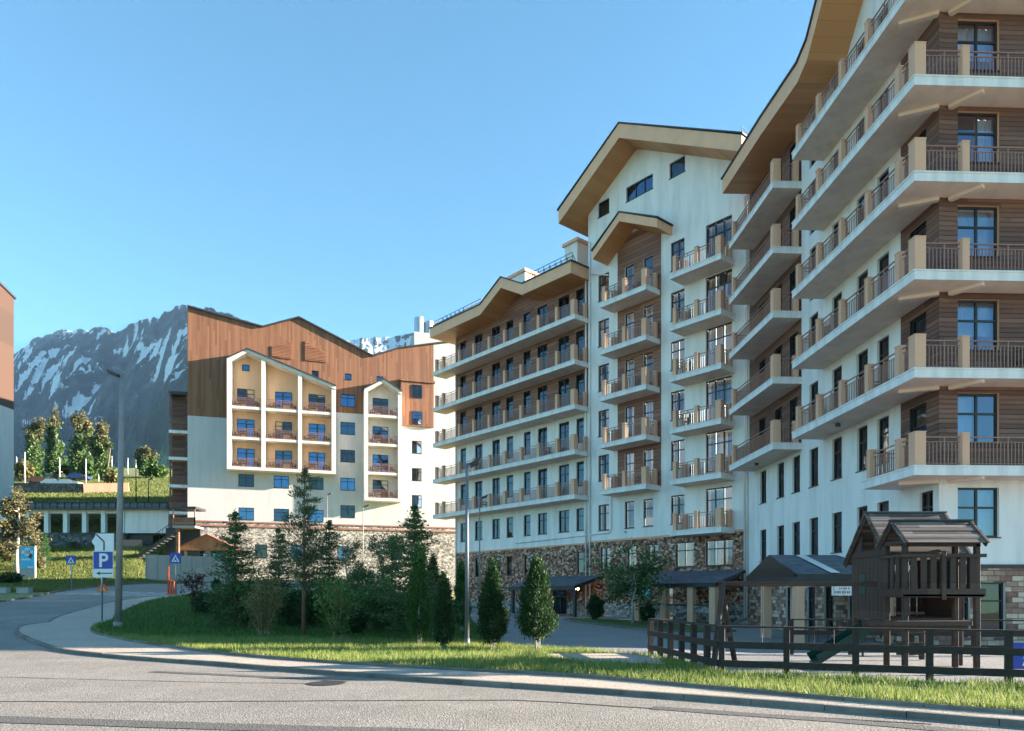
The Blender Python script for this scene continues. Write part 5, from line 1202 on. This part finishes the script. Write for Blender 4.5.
def crossing(px, py, ty, w, label):
    x, y, z = gat(px, py, .1); s = y/720; e = empty('crossing_sign', (x, y, z), 0, label, 'road sign', 'pedestrian crossing signs'); zt = 1.6+(595-ty)*s-z; W = w*s/2
    b = MB(); b.tube([(0, 0, 0), (0, 0, zt-.05)], .04, 'metal', 8); b.build('pole', e, smooth=True)
    b = MB(); b.box(-W, W, -.07, -.045, zt-2*W*.95, zt, 'blue'); p = b.build('sign_plate', e)
    b = MB(); b.prism([(-W*.72, zt-W*1.6), (W*.72, zt-W*1.6), (0, zt-W*.32)], -.076, -.0705, 'y', 'whitep'); b.build('white_triangle', p)
    zb = zt-W*1.5; b = MB(); b.prism([(-.02, zb+W*.62), (.05, zb+W*.62), (.08, zb+W*.25), (-.08, zb+W*.25)], -.081, -.0765, 'y', 'dark'); b.prism([(.0, zb+W*.3), (.06, zb+W*.3), (.16, zb), (.08, zb)], -.081, -.0765, 'y', 'dark'); b.prism([(-.06, zb+W*.3), (0, zb+W*.3), (-.08, zb), (-.16, zb)], -.081, -.0765, 'y', 'dark'); b.prism([(-.04, zb+W*.68), (.06, zb+W*.68), (.06, zb+W*.8), (-.04, zb+W*.8)], -.081, -.0765, 'y', 'dark'); b.build('walking_figure', p)
crossing(71.5, 589.5, 555.5, 9.6, 'blue pedestrian crossing sign on the far grassy side of the road')
crossing(176, 594.5, 553, 11, 'blue pedestrian crossing sign beside the orange-red bollards')
x0_, y0_, z0_ = gat(168.5, 594.8, .1)
for px, ty, lb in ((168.5, 566, 'tall orange-red bollard post by the crossing sign'), (171.2, 580, 'short orange-red bollard, middle one by the crossing sign'), (173.8, 580.5, 'short orange-red bollard nearest the crossing sign pole')):
    H = (595-ty)/720*y0_+1.6-z0_; e = empty('bollard', ((px-512)/720*y0_, y0_, z0_), 0, lb, 'bollard', 'orange-red bollards at the crossing')
    b = MB(); b.tube([(0, 0, 0), (0, 0, H-.05), (0, 0, H)], [.06, .06, .03], 'orange', 10); b.build('tube', e, smooth=True); b = MB(); b.tube([(0, 0, 0), (0, 0, .08)], [.11, .08], 'orange', 10); b.build('foot', e)
x, y, z = gat(103, 592.5, 0.0); s = y/720
e = empty('roadworks_sign', (x, y, z), 0, 'small orange and yellow folding warning sign on the road behind the parking sign', 'warning sign')
b = MB(); b.prism([(-6*s, 1*s), (6*s, 1*s), (4.5*s, 5*s), (1.5*s, 8*s), (-1.5*s, 8*s), (-4.5*s, 5*s)], -.05, .0, 'y', 'orange'); f = b.build('panel', e); b = MB(); b.prism([(-3.2*s, 2*s), (3.2*s, 2*s), (0, 6*s)], -.056, -.0505, 'y', 'yellow'); b.build('yellow_field', f)
b = MB(); b.box(-1.5*s, 2*s, .01, .12, 6*s, 15*s, 'dark'); b.build('bracket', e)
for sx in (-1, 1):
    b = MB(); b.bar((sx*4*s, .02, 0), (sx*1*s, .02, 9*s), .05, .05, 'orange'); b.build('leg', e)
# information board and planter blocks
x, y, z = gat(28, 578.5, 0.0); s = y/720
e = empty('information_board', (x, y, z-.05), 0, 'upright sky-blue information board with white lettering blocks on a grey foot', 'board')
b = MB(); b.box(-8*s, 7.6*s, -.1, .1, 0, 33*s, 'conc'); b.build('body', e); b = MB(); b.box(-6.2*s, 7.0*s, -.115, -.101, 10.5*s, 32*s, 'cyan'); f = b.build('panel', e)
b = MB()
for (a, c, d_, g_) in ((-5.5, 6, 25, 28.5), (-2, 3, 23, 31), (-5.5, 3.5, 18.4, 20.2), (.5, 6, 10.9, 12.6)): 
    n = max(2, int((c-a)/1.3))
    for i in range(n): b.box((a+(c-a)*i/n)*s, (a+(c-a)*(i+.72)/n)*s, -.121, -.1155, (d_+.3*(i % 2))*s, g_*s, 'whitep')
b.prism([(1*s, 22*s), (4*s, 20*s), (5.5*s, 24*s), (3*s, 26*s)], -.124, -.1215, 'y', 'dark'); b.build('lettering', f)
for px, py, w, lb in ((3, 592, 11, 'low grey concrete planter block at the left picture edge by the road'), (24.5, 592, 12, 'low grey concrete planter block under the information board')):
    x, y, z = gat(px, py, 0.0); s = y/720; b = MB(); b.box(-w*s/2, w*s/2, -.25, .25, -.1, 4.2*s, 'conc'); b.box(-w*s/2-.04, w*s/2+.04, -.29, .29, 4.2*s, 4.8*s, 'conc')
    tag(bevel(b.build('planter_block', None, (x, y, z)), .03), lb, 'planter')
# grey hoarding fence in front of hotel D
e = empty('hoarding', (-33.8, 66.5, tz(-30, 66)), R(3), 'tall plain grey hoarding fence in front of the stone kiosk', 'fence')
b = MB(); 
for i in range(8): b.box(i*1.02, i*1.02+1.0, 0, .06, -1.5, 2.55-.03*i, 'greyfence')
b.build('panel', e); b = MB()
for i in range(9): b.box(i*1.02-.05, i*1.02+.03, -.05, -.001, -1.5, 2.6-.03*i, 'conc')
b.build('post', e)
b = MB(); b.box(0, 5.2, -.0, .3, 0, .5, 'dstone')
# retaining wall on the hillside
def wallseg(p0, p1, h, mat, label, name='retaining_wall'):
    (xa, ya, za), (xb, yb, zb) = gat(*p0), gat(*p1); b = MB(); b.bar((0, 0, h/2-.4), (xb-xa, yb-ya, zb-za+h/2-.4), .4, h+.8, mat); 
    tag(b.build(name, None, (xa, ya, za)), label, 'wall')
wallseg((9, 492), (83, 493), 1.5, 'dstone', 'dark retaining wall below the parked cars on the hillside'); wallseg((84, 493), (129, 492), 1.5, 'tan', 'pale tan retaining wall, right of the dark one on the hillside')
# parked cars on the hillside
def car(px, py, col, label, rz):
    x, y, z = gat(px, py); e = empty('parked_car', (x, y, z+.05), rz, label, 'car', 'cars parked on the hillside')
    b = MB(); b.prism([(-2.1, .35), (2.1, .35), (2.15, .75), (1.95, .92), (1.1, .98), (-1.9, 1.0), (-2.15, .85)], -.85, .85, 'y', col); bevel(b.build('body', e), .06, 2)
    b = MB(); b.prism([(-1.75, .99), (1.0, .97), (.35, 1.42), (-1.35, 1.45)], -.74, .74, 'y', 'frame', col); bevel(b.build('cabin', e), .05, 2)
    for cx in (-1.35, 1.35):
        for cy in (-.8, .8): b = MB(); b.tube([(cx, cy-.1, .33), (cx, cy+.1, .33)], .33, 'dark', 12); b.build('wheel', e)
M['carw'] = noisy('car_white', (0.7, 0.7, 0.72), .3, 5, .03); M['carb'] = noisy('car_blue', (0.04, 0.07, 0.22), .3, 5, .03); M['carr'] = noisy('car_red', (0.42, 0.09, 0.05), .3, 5, .03); M['carg'] = noisy('car_silver', (0.38, 0.42, 0.5), .3, 5, .03)
car(48, 478, 'carg', 'silver-blue car parked under the hillside trees', .4); car(79, 481, 'carb', 'dark blue car parked between the hillside trees', .1); car(41, 485, 'carr', 'reddish car parked at the left end behind the dark wall', .1)
car(55, 487.5, 'carw', 'white car parked behind the middle of the dark wall', .05); car(70, 488, 'carw', 'white car parked behind the right end of the dark wall', -.05); car(66, 476, 'carw', 'white car parked farther back under the trees', 1.3)
# ================================================================== vegetation
def quads(name, C_, S, mat, parent=None, asp=1.6, rng=None, dirs=None, upbias=0.0, loc=(0, 0, 0), diamond=True):
    """one small leaf face (diamond) per centre"""
    rng = rng or np.random.RandomState(1); C_ = np.asarray(C_, float); n = len(C_); S = np.broadcast_to(S, (n,)).astype(float)
    if dirs is None:
        a = rng.normal(size=(n, 3))
    else: a = np.asarray(dirs, float)+rng.normal(size=(n, 3))*.35
    a[:, 2] += upbias; a /= np.linalg.norm(a, axis=1)[:, None]
    b = rng.normal(size=(n, 3)); b -= a*(a*b).sum(1)[:, None]; b /= np.linalg.norm(b, axis=1)[:, None]
    a = a*(S*asp/2)[:, None]; b = b*(S/2)[:, None]
    V = np.stack([C_-a, C_+b, C_+a, C_-b], 1).reshape(-1, 3)
    me = bpy.data.meshes.new(name); me.vertices.add(4*n); me.vertices.foreach_set('co', V.ravel().astype(np.float32))
    me.loops.add(4*n); me.loops.foreach_set('vertex_index', np.arange(4*n, dtype=np.int32)); me.polygons.add(n)
    me.polygons.foreach_set('loop_start', np.arange(0, 4*n, 4, dtype=np.int32)); me.materials.append(M[mat]); me.update(); me.validate()
    return link(name, me, parent, loc)
def conifer(px, by, ty, w, label, mat='conifer', kind='fir', seed=1, off=.1, group=None, clear=.12, pos=None, leaf=.085, dens=1.0, name=None):
    x, y, z = pos or gat(px, by, off); s = y/720; H = (by-ty)*s; Rr = w*s/2; rr = np.random.RandomState(seed)
    e = empty(name or (kind+'_tree'), (x, y, z), 0, label, 'tree', group)
    b = MB(); lx = rr.normal()*.015*H
    b.tube([(0, 0, -.1), (lx*.5, 0, H*.5), (lx, 0, H*.97)], [H*.009+.025, H*.007+.010, .010], 'rbark' if kind == 'pine' else 'bark', 8)
    P = []; Dr = []; lim = MB(); nlev = int((17 if kind == 'pine' else 22)*max(.8, H/5)); zb = H*clear
    for i in range(nlev):
        t = i/(nlev-1); zz_ = zb+(H*.985-zb)*t; rad = Rr*(1-t)**(.55 if kind == 'pine' else .62)*(1.0 if t > .12 else .8)*rr.uniform(.8, 1.15)+.05
        nb = int(rr.randint(4, 7)*(1.3-.5*t)) if kind == 'pine' else rr.randint(6, 10)
        for k in range(nb):
            an = rr.uniform(0, 6.283); L = rad*rr.uniform(.4, 1.25); rise = (.45 if kind == 'pine' else (.02+.5*t))+rr.normal()*.1
            p0 = np.array([lx*t, 0, zz_+rr.normal()*.04]); d = np.array([math.cos(an), math.sin(an), rise]); d /= np.linalg.norm(d)
            sag = (-.12 if kind == 'pine' else .16)*L
            m = max(3, int(L/.06)); pts = []
            for j in range(m+1):
                u = j/m; q = p0+d*L*u+np.array([0, 0, -sag*math.sin(u*2.2)*(1 if kind != 'pine' else -u)]); pts.append(q)
                if u > (.25 if kind == 'pine' else .12):
                    wdt = (.16 if kind == 'pine' else .26)*L*(1-u*.5)+.04
                    for _ in range(int((8 if kind == 'pine' else 10)*dens)):
                        o_ = rr.normal(size=3)*[wdt, wdt, wdt*(.55 if kind == 'pine' else .28)]; P.append(q+o_); Dr.append(d*(.8)+np.array([0, 0, .5 if kind == 'pine' else -.1]))
            lim.tube([tuple(pts[0]), tuple(pts[len(pts)//2]), tuple(pts[-1])], [.012+.006*L, .01, .004], 'bark', 4, cap=False)
    for f in range(60): P.append(np.array([lx, 0, H-rr.uniform(0, .35)])+rr.normal(size=3)*.05); Dr.append(np.array([0, 0, 1.]))
    tr = b.build('trunk', e, smooth=True); lim.build('limbs', tr, recalc=False)
    quads('crown', P, rr.uniform(.6, 1.3, len(P))*leaf*(.35 if kind == 'pine' else .5), mat, e, 3.6 if kind == 'pine' else 2.4, rr, Dr)
    return e
def thuja(px, by, ty, w, label, mat='thuja', seed=1, off=.1, n=9000, tips=1, pos=None, group='clipped evergreen columns on the front lawn', trunk=.1, name='thuja_shrub'):
    x, y, z = pos or gat(px, by, off); s = y/720; H = (by-ty)*s; Rr = w*s/2; rr = np.random.RandomState(seed)
    e = empty(name, (x, y, z), 0, label, 'shrub', group)
    b = MB(); b.tube([(0, 0, -.1), (0, 0, H*.55)], [.05, .02], 'palebark', 7)
    for k in range(3): b.tube([(0.05*math.cos(k*2.1), .05*math.sin(k*2.1), -.05), (.1*math.cos(k*2.1), .1*math.sin(k*2.1), H*.3)], [.022, .012], 'palebark', 5)
    b.build('trunk', e, smooth=True)
    P = []; D_ = []; tx = [(rr.normal()*Rr*.3, rr.normal()*Rr*.3, rr.uniform(.82, .95)) for _ in range(tips-1)]+[(0, 0, 1.)]
    sprays = int(n/22); r0 = seed*3.1
    for i in range(sprays):
        cx, cy, hh = tx[rr.randint(len(tx))]
        t = rr.beta(1.3, 1.5); zz_ = H*(trunk+(hh-trunk)*t); prof = (min(1, t/.18)**.6)*(1-t)**.72*1.35+.05
        an = rr.uniform(0, 6.283); lump = .78+.45*noise.noise(Vector((math.cos(an)*1.2+r0, math.sin(an)*1.2, zz_*2.2/ max(H, 1)*2.5)))+.18*noise.noise(Vector((math.cos(an)*4+r0, math.sin(an)*4, zz_*5)))
        rad = Rr*prof*lump*(rr.uniform(.25, 1.0)**.45)
        c = np.array([cx*t+rad*math.cos(an), cy*t+rad*math.sin(an), zz_]); dd = np.array([math.cos(an)*.5, math.sin(an)*.5, 1.])
        for _ in range(22): P.append(c+rr.normal(size=3)*[.035+.04*Rr, .035+.04*Rr, .06+.03*Rr]); D_.append(dd)
    quads('crown', P, rr.uniform(.6, 1.3, len(P))*.032, mat, e, 2.6, rr, D_); return e
def broadleaf(px, by, ty, w, label, mat='leaf', seed=1, off=0., pos=None, leaf=.12, n=7000, trunk=.3, bark='bark', name='deciduous_tree', group=None, cat='tree', twiggy=False, mat2=None, wz=1.0):
    x, y, z = pos or gat(px, by, off); s = y/720; H = (by-ty)*s; Rr = w*s/2; rr = np.random.RandomState(seed)
    e = empty(name, (x, y, z), 0, label, cat, group); b = MB(); tips = []
    tw = H*.022+.012
    if not twiggy:
        pts = [(0, 0, -.15), (rr.normal()*.02*H, rr.normal()*.02*H, H*trunk), (rr.normal()*.04*H, rr.normal()*.04*H, H*.62), (rr.normal()*.03*H, 0, H*.93)]
        b.tube(pts, [tw, tw*.75, tw*.45, tw*.12], bark, 8)
        for i in range(16):
            t = rr.uniform(trunk, .9); p = Vector(pts[1]).lerp(Vector(pts[3]), (t-trunk)/(.93-trunk)) if t > trunk else Vector(pts[1])
            an = rr.uniform(0, 6.283); rad = Rr*rr.uniform(.55, 1.0)*math.sin(math.pi*min(1, max(.12, (t-trunk*.6)/(1.08-trunk*.6))))**.6
            q = p+Vector((math.cos(an)*rad, math.sin(an)*rad, rr.uniform(.1, .9)*rad)); q.z = min(q.z, H*.98); m_ = p.lerp(q, .5)+Vector((0, 0, -.06*rad))
            b.tube([tuple(p), tuple(m_), tuple(q)], [tw*.4, tw*.26, tw*.08], bark, 5, cap=False); tips += [q, m_.lerp(q, .4), m_]
            for k in range(4):
                q2 = q.lerp(m_, rr.uniform(0, .6))+Vector(rr.normal(size=3)*Rr*.28); b.tube([tuple(m_.lerp(q, .5)), tuple(q2)], [tw*.14, tw*.05], bark, 4, cap=False); tips.append(q2)
        tips.append(Vector(pts[3]))
    else:
        for i in range(26):
            an = rr.uniform(0, 6.283); r1 = Rr*rr.uniform(.2, 1.05); hh = H*rr.uniform(.6, 1.0)*(1-.25*(r1/Rr)**2)
            p = [(rr.normal()*.13, rr.normal()*.13, -.05), (math.cos(an)*r1*rr.uniform(.2, .6), math.sin(an)*r1*rr.uniform(.2, .6), hh*rr.uniform(.35, .55)), (math.cos(an)*r1, math.sin(an)*r1, hh)]
            b.tube(p, [.011, .008, .003], bark, 5, cap=False); a_, c_ = Vector(p[1]), Vector(p[2])
            for k in range(4):
                st = a_.lerp(c_, rr.uniform(0, .8)); q2 = st+Vector((rr.normal()*.18, rr.normal()*.18, rr.uniform(.15, .45)*H*.25)); b.tube([tuple(st), tuple(q2)], [.008, .003], bark, 4, cap=False); tips.append(q2)
            tips += [c_, a_.lerp(c_, .6), a_, Vector(p[0]).lerp(a_, .55)]
    tro = b.build('trunk' if not twiggy else 'stems', e, smooth=True)
    per = max(3, n//len(tips)); P = []
    for q in tips:
        sp = Rr*(.17 if not twiggy else .16)*rr.uniform(.6, 1.3)
        P.append(np.array(q)+rr.normal(size=(int(per*rr.uniform(.4, 1.6)), 3))*[sp, sp, sp*.75*wz])
    P = np.concatenate(P); P = P[P[:, 2] > H*.08]
    if mat2:
        m_ = (P[:, 2]/H+rr.normal(size=len(P))*.14) > .70
        quads('crown', P[m_], rr.uniform(.6, 1.35, m_.sum())*leaf, mat2, e, 1.5, rr); quads('crown', P[~m_], rr.uniform(.6, 1.35, (~m_).sum())*leaf, mat, e, 1.5, rr)
    else: quads('crown', P, rr.uniform(.6, 1.35, len(P))*leaf, mat, e, 1.5, rr)
    return e
def bush(px, by, ty, w, label, mat='leaf', seed=1, off=.08, leaf=.06, n=4500, name='bush', group=None, pos=None):
    x, y, z = pos or gat(px, by, off); s = y/720; H = (by-ty)*s; Rr = w*s/2; rr = np.random.RandomState(seed); e = empty(name, (x, y, z), 0, label, 'bush', group)
    b = MB()
    for k in range(6): a = rr.uniform(0, 6.28); b.tube([(0, 0, -.05), (Rr*.5*math.cos(a), Rr*.5*math.sin(a), H*.6)], [.025, .008], 'bark', 5)
    b.build('stems', e); u = rr.normal(size=(n, 3)); u /= np.linalg.norm(u, axis=1)[:, None]; r_ = rr.uniform(0.35, 1, n)**.4
    lump = np.array([.8+.5*noise.noise(Vector(tuple(v*1.7))+Vector((seed*2., 0, 0)))+.25*noise.noise(Vector(tuple(v*4.5))+Vector((seed*2., 0, 0))) for v in u])
    P = u*(r_*lump)[:, None]*[Rr, Rr, H*.52]+[0, 0, H*.5]; P = P[P[:, 2] > 0.02]
    quads('crown', P, rr.uniform(.6, 1.3, len(P))*leaf, mat, e, 1.5, rr); return e

conifer(303.5, 637, 468, 66, 'tall loose pine with a bare reddish trunk, the highest tree on the front lawn', 'pine', 'pine', 5, clear=.30, dens=1.5)
conifer(235, 629, 512, 66, 'dark fir left of the tall pine on the lawn', 'conifer', 'fir', 8, clear=.1, dens=.8)
conifer(414, 640, 506, 76, 'wide green fir right of the shrub group, top in front of the white hotel', 'conifer', 'fir', 12, clear=.12)
conifer(279, 624, 530, 46, 'smaller fir close behind the tall pine on its left', 'conifer', 'fir', 15, clear=.08, dens=.8)
conifer(329, 622, 522, 46, 'smaller fir close behind the tall pine on its right', 'pine', 'fir', 17, clear=.08, dens=.8)
conifer(392, 622, 538, 54, 'low fir between the round dark bush and the wide fir', 'conifer', 'fir', 19, clear=.05, dens=.8)
broadleaf(264, 637, 572, 40, 'straw-coloured many-stemmed shrub at the left foot of the tall pine', 'yleaf', 21, .1, leaf=.05, n=3500, bark='twig', name='shrub', cat='shrub', twiggy=True)
broadleaf(338, 641, 572, 48, 'straw-coloured many-stemmed shrub at the right foot of the tall pine', 'leaf', 22, .1, leaf=.05, n=4500, bark='twig', name='shrub', cat='shrub', twiggy=True)
broadleaf(379, 632, 572, 42, 'dark leafy shrub in front of the low fir', 'leaf', 23, .1, leaf=.055, n=5500, bark='bark', name='shrub', cat='shrub', twiggy=True)
broadleaf(250, 628, 574, 44, 'green leafy shrub between the dark fir and the straw-coloured stems', 'leaf', 24, .1, leaf=.055, n=5500, bark='bark', name='shrub', cat='shrub', twiggy=True)
broadleaf(316, 628, 580, 38, 'bright green low shrub behind the pine trunk', 'leaf', 25, .1, leaf=.055, n=4000, bark='bark', name='shrub', cat='shrub', twiggy=True)
bush(362, 615, 562, 42, 'dense dark round-headed bush behind the shrubs right of the pine', 'conifer', 26, n=9000, leaf=.06)
bush(300, 628, 590, 60, 'low dark spreading bush around the pine trunk', 'thuja', 27, n=8000, leaf=.05)
bush(212, 616, 592, 50, 'low dark spreading bush left of the dark fir', 'thuja', 28, n=7000, leaf=.05)
bush(398, 634, 598, 40, 'low dark bush at the left foot of the wide fir', 'conifer', 29, n=6000, leaf=.05)
bush(350, 636, 605, 44, 'low leafy bush right of the straw-coloured stems', 'thuja', 30, n=6000, leaf=.05)
bush(216, 590.5, 579, 11, 'small dark clipped ball bush by the grey hoarding', 'thuja', 31, n=2500, leaf=.07)
broadleaf(192, 613, 575, 24, 'small dark red-leaved sapling on the lawn left of the firs', 'redleaf', 32, .1, leaf=.07, n=900, trunk=.35)
broadleaf(349, 600, 538, 30, 'thin yellowish spring tree behind the firs, against the stone base of the white hotel', 'yleaf', 33, .1, leaf=.08, n=1800, bark='palebark')
broadleaf(384, 602, 532, 34, 'yellow-green spring tree left of the wide fir against the white hotel', 'yleaf', 34, .1, leaf=.08, n=2600, bark='palebark')
thuja(419, 645, 545, 26, 'bright green clipped column in front of the wide fir', 'gthuja', 41, n=12000)
thuja(443.5, 650, 574, 20, 'slim dark clipped column left of the slim lamp post', 'thuja', 42, tips=2)
thuja(461.5, 632, 562, 17, 'slim bright green column right behind the slim lamp post', 'gthuja', 43, n=8000)
thuja(433, 636, 555, 22, 'dark green column between the bright column and the slim dark one', 'thuja', 44, n=8000)
thuja(492, 650, 560, 31, 'broad dark two-tipped clipped column right of the lamp posts', 'thuja', 45, n=13000, tips=2)
thuja(537, 651, 559, 40, 'free-standing bulging dark clipped evergreen at the edge of the grey court', 'thuja', 46, n=14000, trunk=.16)
broadleaf(628, 617, 561, 58, 'small round-headed dark green tree in front of the cobbled stone wall', 'conifer', 51, .09, leaf=.11, n=5000, trunk=.36, bark='palebark', pos=(7.3, 43.5, .02))
bush(597, 616, 590, 20, 'dark cone-shaped bush beside the lit entrance canopy', 'thuja', 52, pos=(5.3, 45.5, .03), n=4000, leaf=.09)
bush(641, 612, 594, 15, 'dark ball bush between the small round-headed tree and the dark doorway', 'thuja', 53, pos=(8.2, 43.6, 0), n=3500, leaf=.09)
# verge on the left side of the road
broadleaf(17, 574, 489, 32, 'sparse bronze-leaved tree left of the information board', 'bronze', 61, 0, leaf=.15, n=6500, trunk=.22, bark='palebark', mat2='bronze')
broadleaf(34, 566, 536, 20, 'low bronze-leaved bush tree behind the information board', 'bronze', 62, 0, leaf=.13, n=1800, trunk=.2)
thuja(45, 568, 533, 11, 'narrow yellow-green conical shrub right of the information board', 'gthuja', 63, off=0, n=5000, group=None)
bush(39, 570, 554, 9, 'small orange-brown bush between information board and conical shrub', 'bronze', 64, off=0, n=2000, leaf=.09)
bush(24, 555, 540, 14, 'dark bush behind the top of the information board', 'thuja', 65, off=0, n=2500, leaf=.12)
bush(5, 562, 540, 22, 'yellow-green bush at the left picture edge', 'yleaf', 66, off=0, n=3000, leaf=.12)
bush(10, 584, 572, 26, 'low dark ground-hugging bush in front of the bronze-leaved tree', 'thuja', 67, off=0, n=3000, leaf=.08)
bush(75, 549, 541, 12, 'pale scrubby bush below the dark stone footing of the gallery', 'bronze', 68, off=0, n=1500, leaf=.1)
# hillside trees
for i, (px, ty, by, w, lb) in enumerate(((34, 421, 477, 17, 'tree with sun-tinted bronze top, leftmost of the tall row on the hillside'), (56, 408, 479, 17, 'tallest tree with sun-tinted bronze top of the hillside row'), (80, 413, 480, 18, 'broad tree with sun-tinted bronze top right of the tallest hillside tree'), (104, 423, 485, 16, 'tall green tree with sun-tinted bronze top, rightmost of the hillside row'), (146, 449, 478, 15, 'small bronze tree standing alone on the hillside right of the street lamp'))):
    broadleaf(px, by, ty, w, lb, 'conifer', 70+i, 0, leaf=.34, n=11000, trunk=.10, mat2='bronze', name='hillside_tree', group='trees on the hillside', wz=2.4)  # bronze on the upper crowns puts the sunlight there into leaf colour
for i, (px, ty, by, w, lb) in enumerate(((24, 459, 482, 18, 'yellow-green bush at the left end of the hillside tree row'), (34, 462, 481, 16, 'green bush beneath the leftmost hillside tree'), (70, 462, 478, 14, 'green bush between the two tallest hillside trees'), (113, 470, 487, 16, 'bushy mound right of the hillside tree row'), (92, 462, 480, 14, 'green bush between the right pair of hillside trees'), (160, 465, 478, 14, 'green bush right of the small lone bronze tree'), (153, 462, 477, 12, 'rounded bush touching the small lone bronze tree'))):
    bush(px, by, ty, w, lb, 'yleaf' if i in (0, 3) else 'leaf', 80+i, 0, leaf=.45, n=2200, group='bushes on the hillside')

# ------------------------------------------------------------------ grass
def blades(name, pts, hmin, hmax, w, mat, label, seed=3):
    rr = np.random.RandomState(seed); n = len(pts); P = np.array([(x, y, tz(x, y)+o) for x, y, o in pts]); h = rr.uniform(hmin, hmax, n)**1.0; an = rr.uniform(0, 6.283, n)
    ww = rr.uniform(.7, 1.3, n)*w/2; d = np.stack([np.cos(an)*ww, np.sin(an)*ww, np.zeros(n)], 1); lean = rr.normal(size=(n, 2))*.35
    tip = P+np.stack([lean[:, 0]*h, lean[:, 1]*h, h], 1)
    V = np.stack([P-d, P+d, tip], 1).reshape(-1, 3); me = bpy.data.meshes.new(name); me.vertices.add(3*n); me.vertices.foreach_set('co', V.ravel().astype(np.float32)); me.loops.add(3*n); me.loops.foreach_set('vertex_index', np.arange(3*n, dtype=np.int32)); me.polygons.add(n); me.polygons.foreach_set('loop_start', np.arange(0, 3*n, 3, dtype=np.int32)); me.materials.append(M[mat]); me.update(); me.validate()
    tag(link(name, me), label, 'grass', kind='stuff')
def vin(poly, X, Y):
    c = np.zeros(len(X), bool); n = len(poly); j = n-1
    for i in range(n):
        xi, yi = poly[i][0], poly[i][1]; xj, yj = poly[j][0], poly[j][1]
        if yi != yj: c ^= ((yi > Y) != (yj > Y)) & (X < (xj-xi)*(Y-yi)/(yj-yi)+xi)
        j = i
    return c
rg = np.random.RandomState(11)
X = rg.uniform(-16, 14, 420000); Y = rg.uniform(4, 23.5, 420000)
ok = (np.abs(X) < Y*.85+1) & vin(isl, X, Y) & ~vin([(0.95, 18.1), (2.8, 18.2), (3.4, 16.6), (3.2, 15.5), (1.7, 16.0), (0.9, 17.2)], X, Y)
X, Y = X[ok], Y[ok]; pts = []
for a, b_ in zip(X, Y):
    if noise.noise(Vector((a*.9, b_*.9, 0))) > -.18 or (a*977) % 1 < .30: pts.append((a, b_, .10))
pts = pts[:120000]
for i in range(len(K2)-1):
    for _ in range(60):
        t = rg.rand(); q = Vector(K2[i]).lerp(Vector(K2[i+1]), t); d = (Vector(K2[i+1])-Vector(K2[i])).normalized(); u = rg.uniform(0.03, .16); pts.append((q.x-d.y*u, q.y+d.x*u, .11))
blades('grass', pts, .05, .17, .014, 'grass', 'sunlit unmown grass strip along the front kerb')
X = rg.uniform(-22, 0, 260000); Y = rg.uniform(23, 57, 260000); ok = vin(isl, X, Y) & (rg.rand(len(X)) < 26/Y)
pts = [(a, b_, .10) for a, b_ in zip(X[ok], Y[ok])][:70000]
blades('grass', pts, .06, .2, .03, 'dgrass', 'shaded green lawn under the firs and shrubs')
X = rg.uniform(-66, -26, 200000); Y = rg.uniform(50, 87, 200000); K = X/Y
ok = (K > -.74) & (K < -.45) & ~vin([(-28.4, 40), *LEdge, (10, 40)], X, Y) & (rg.rand(len(X)) < 60/Y)
pts = [(a, b_, -.06) for a, b_ in zip(X[ok], Y[ok])][:75000]
blades('grass', pts, .08, .30, .07, 'mgrass', 'sunlit tufted grass slope beyond the road', 5)
Y = rg.uniform(92, 160, 60000); K = rg.uniform(-.73, -.44, 60000)
blades('grass', [(k*y, y, -.05) for k, y in zip(K, Y)], .1, .35, .12, 'mgrass', 'sunlit meadow on the hillside behind the gallery', 6)
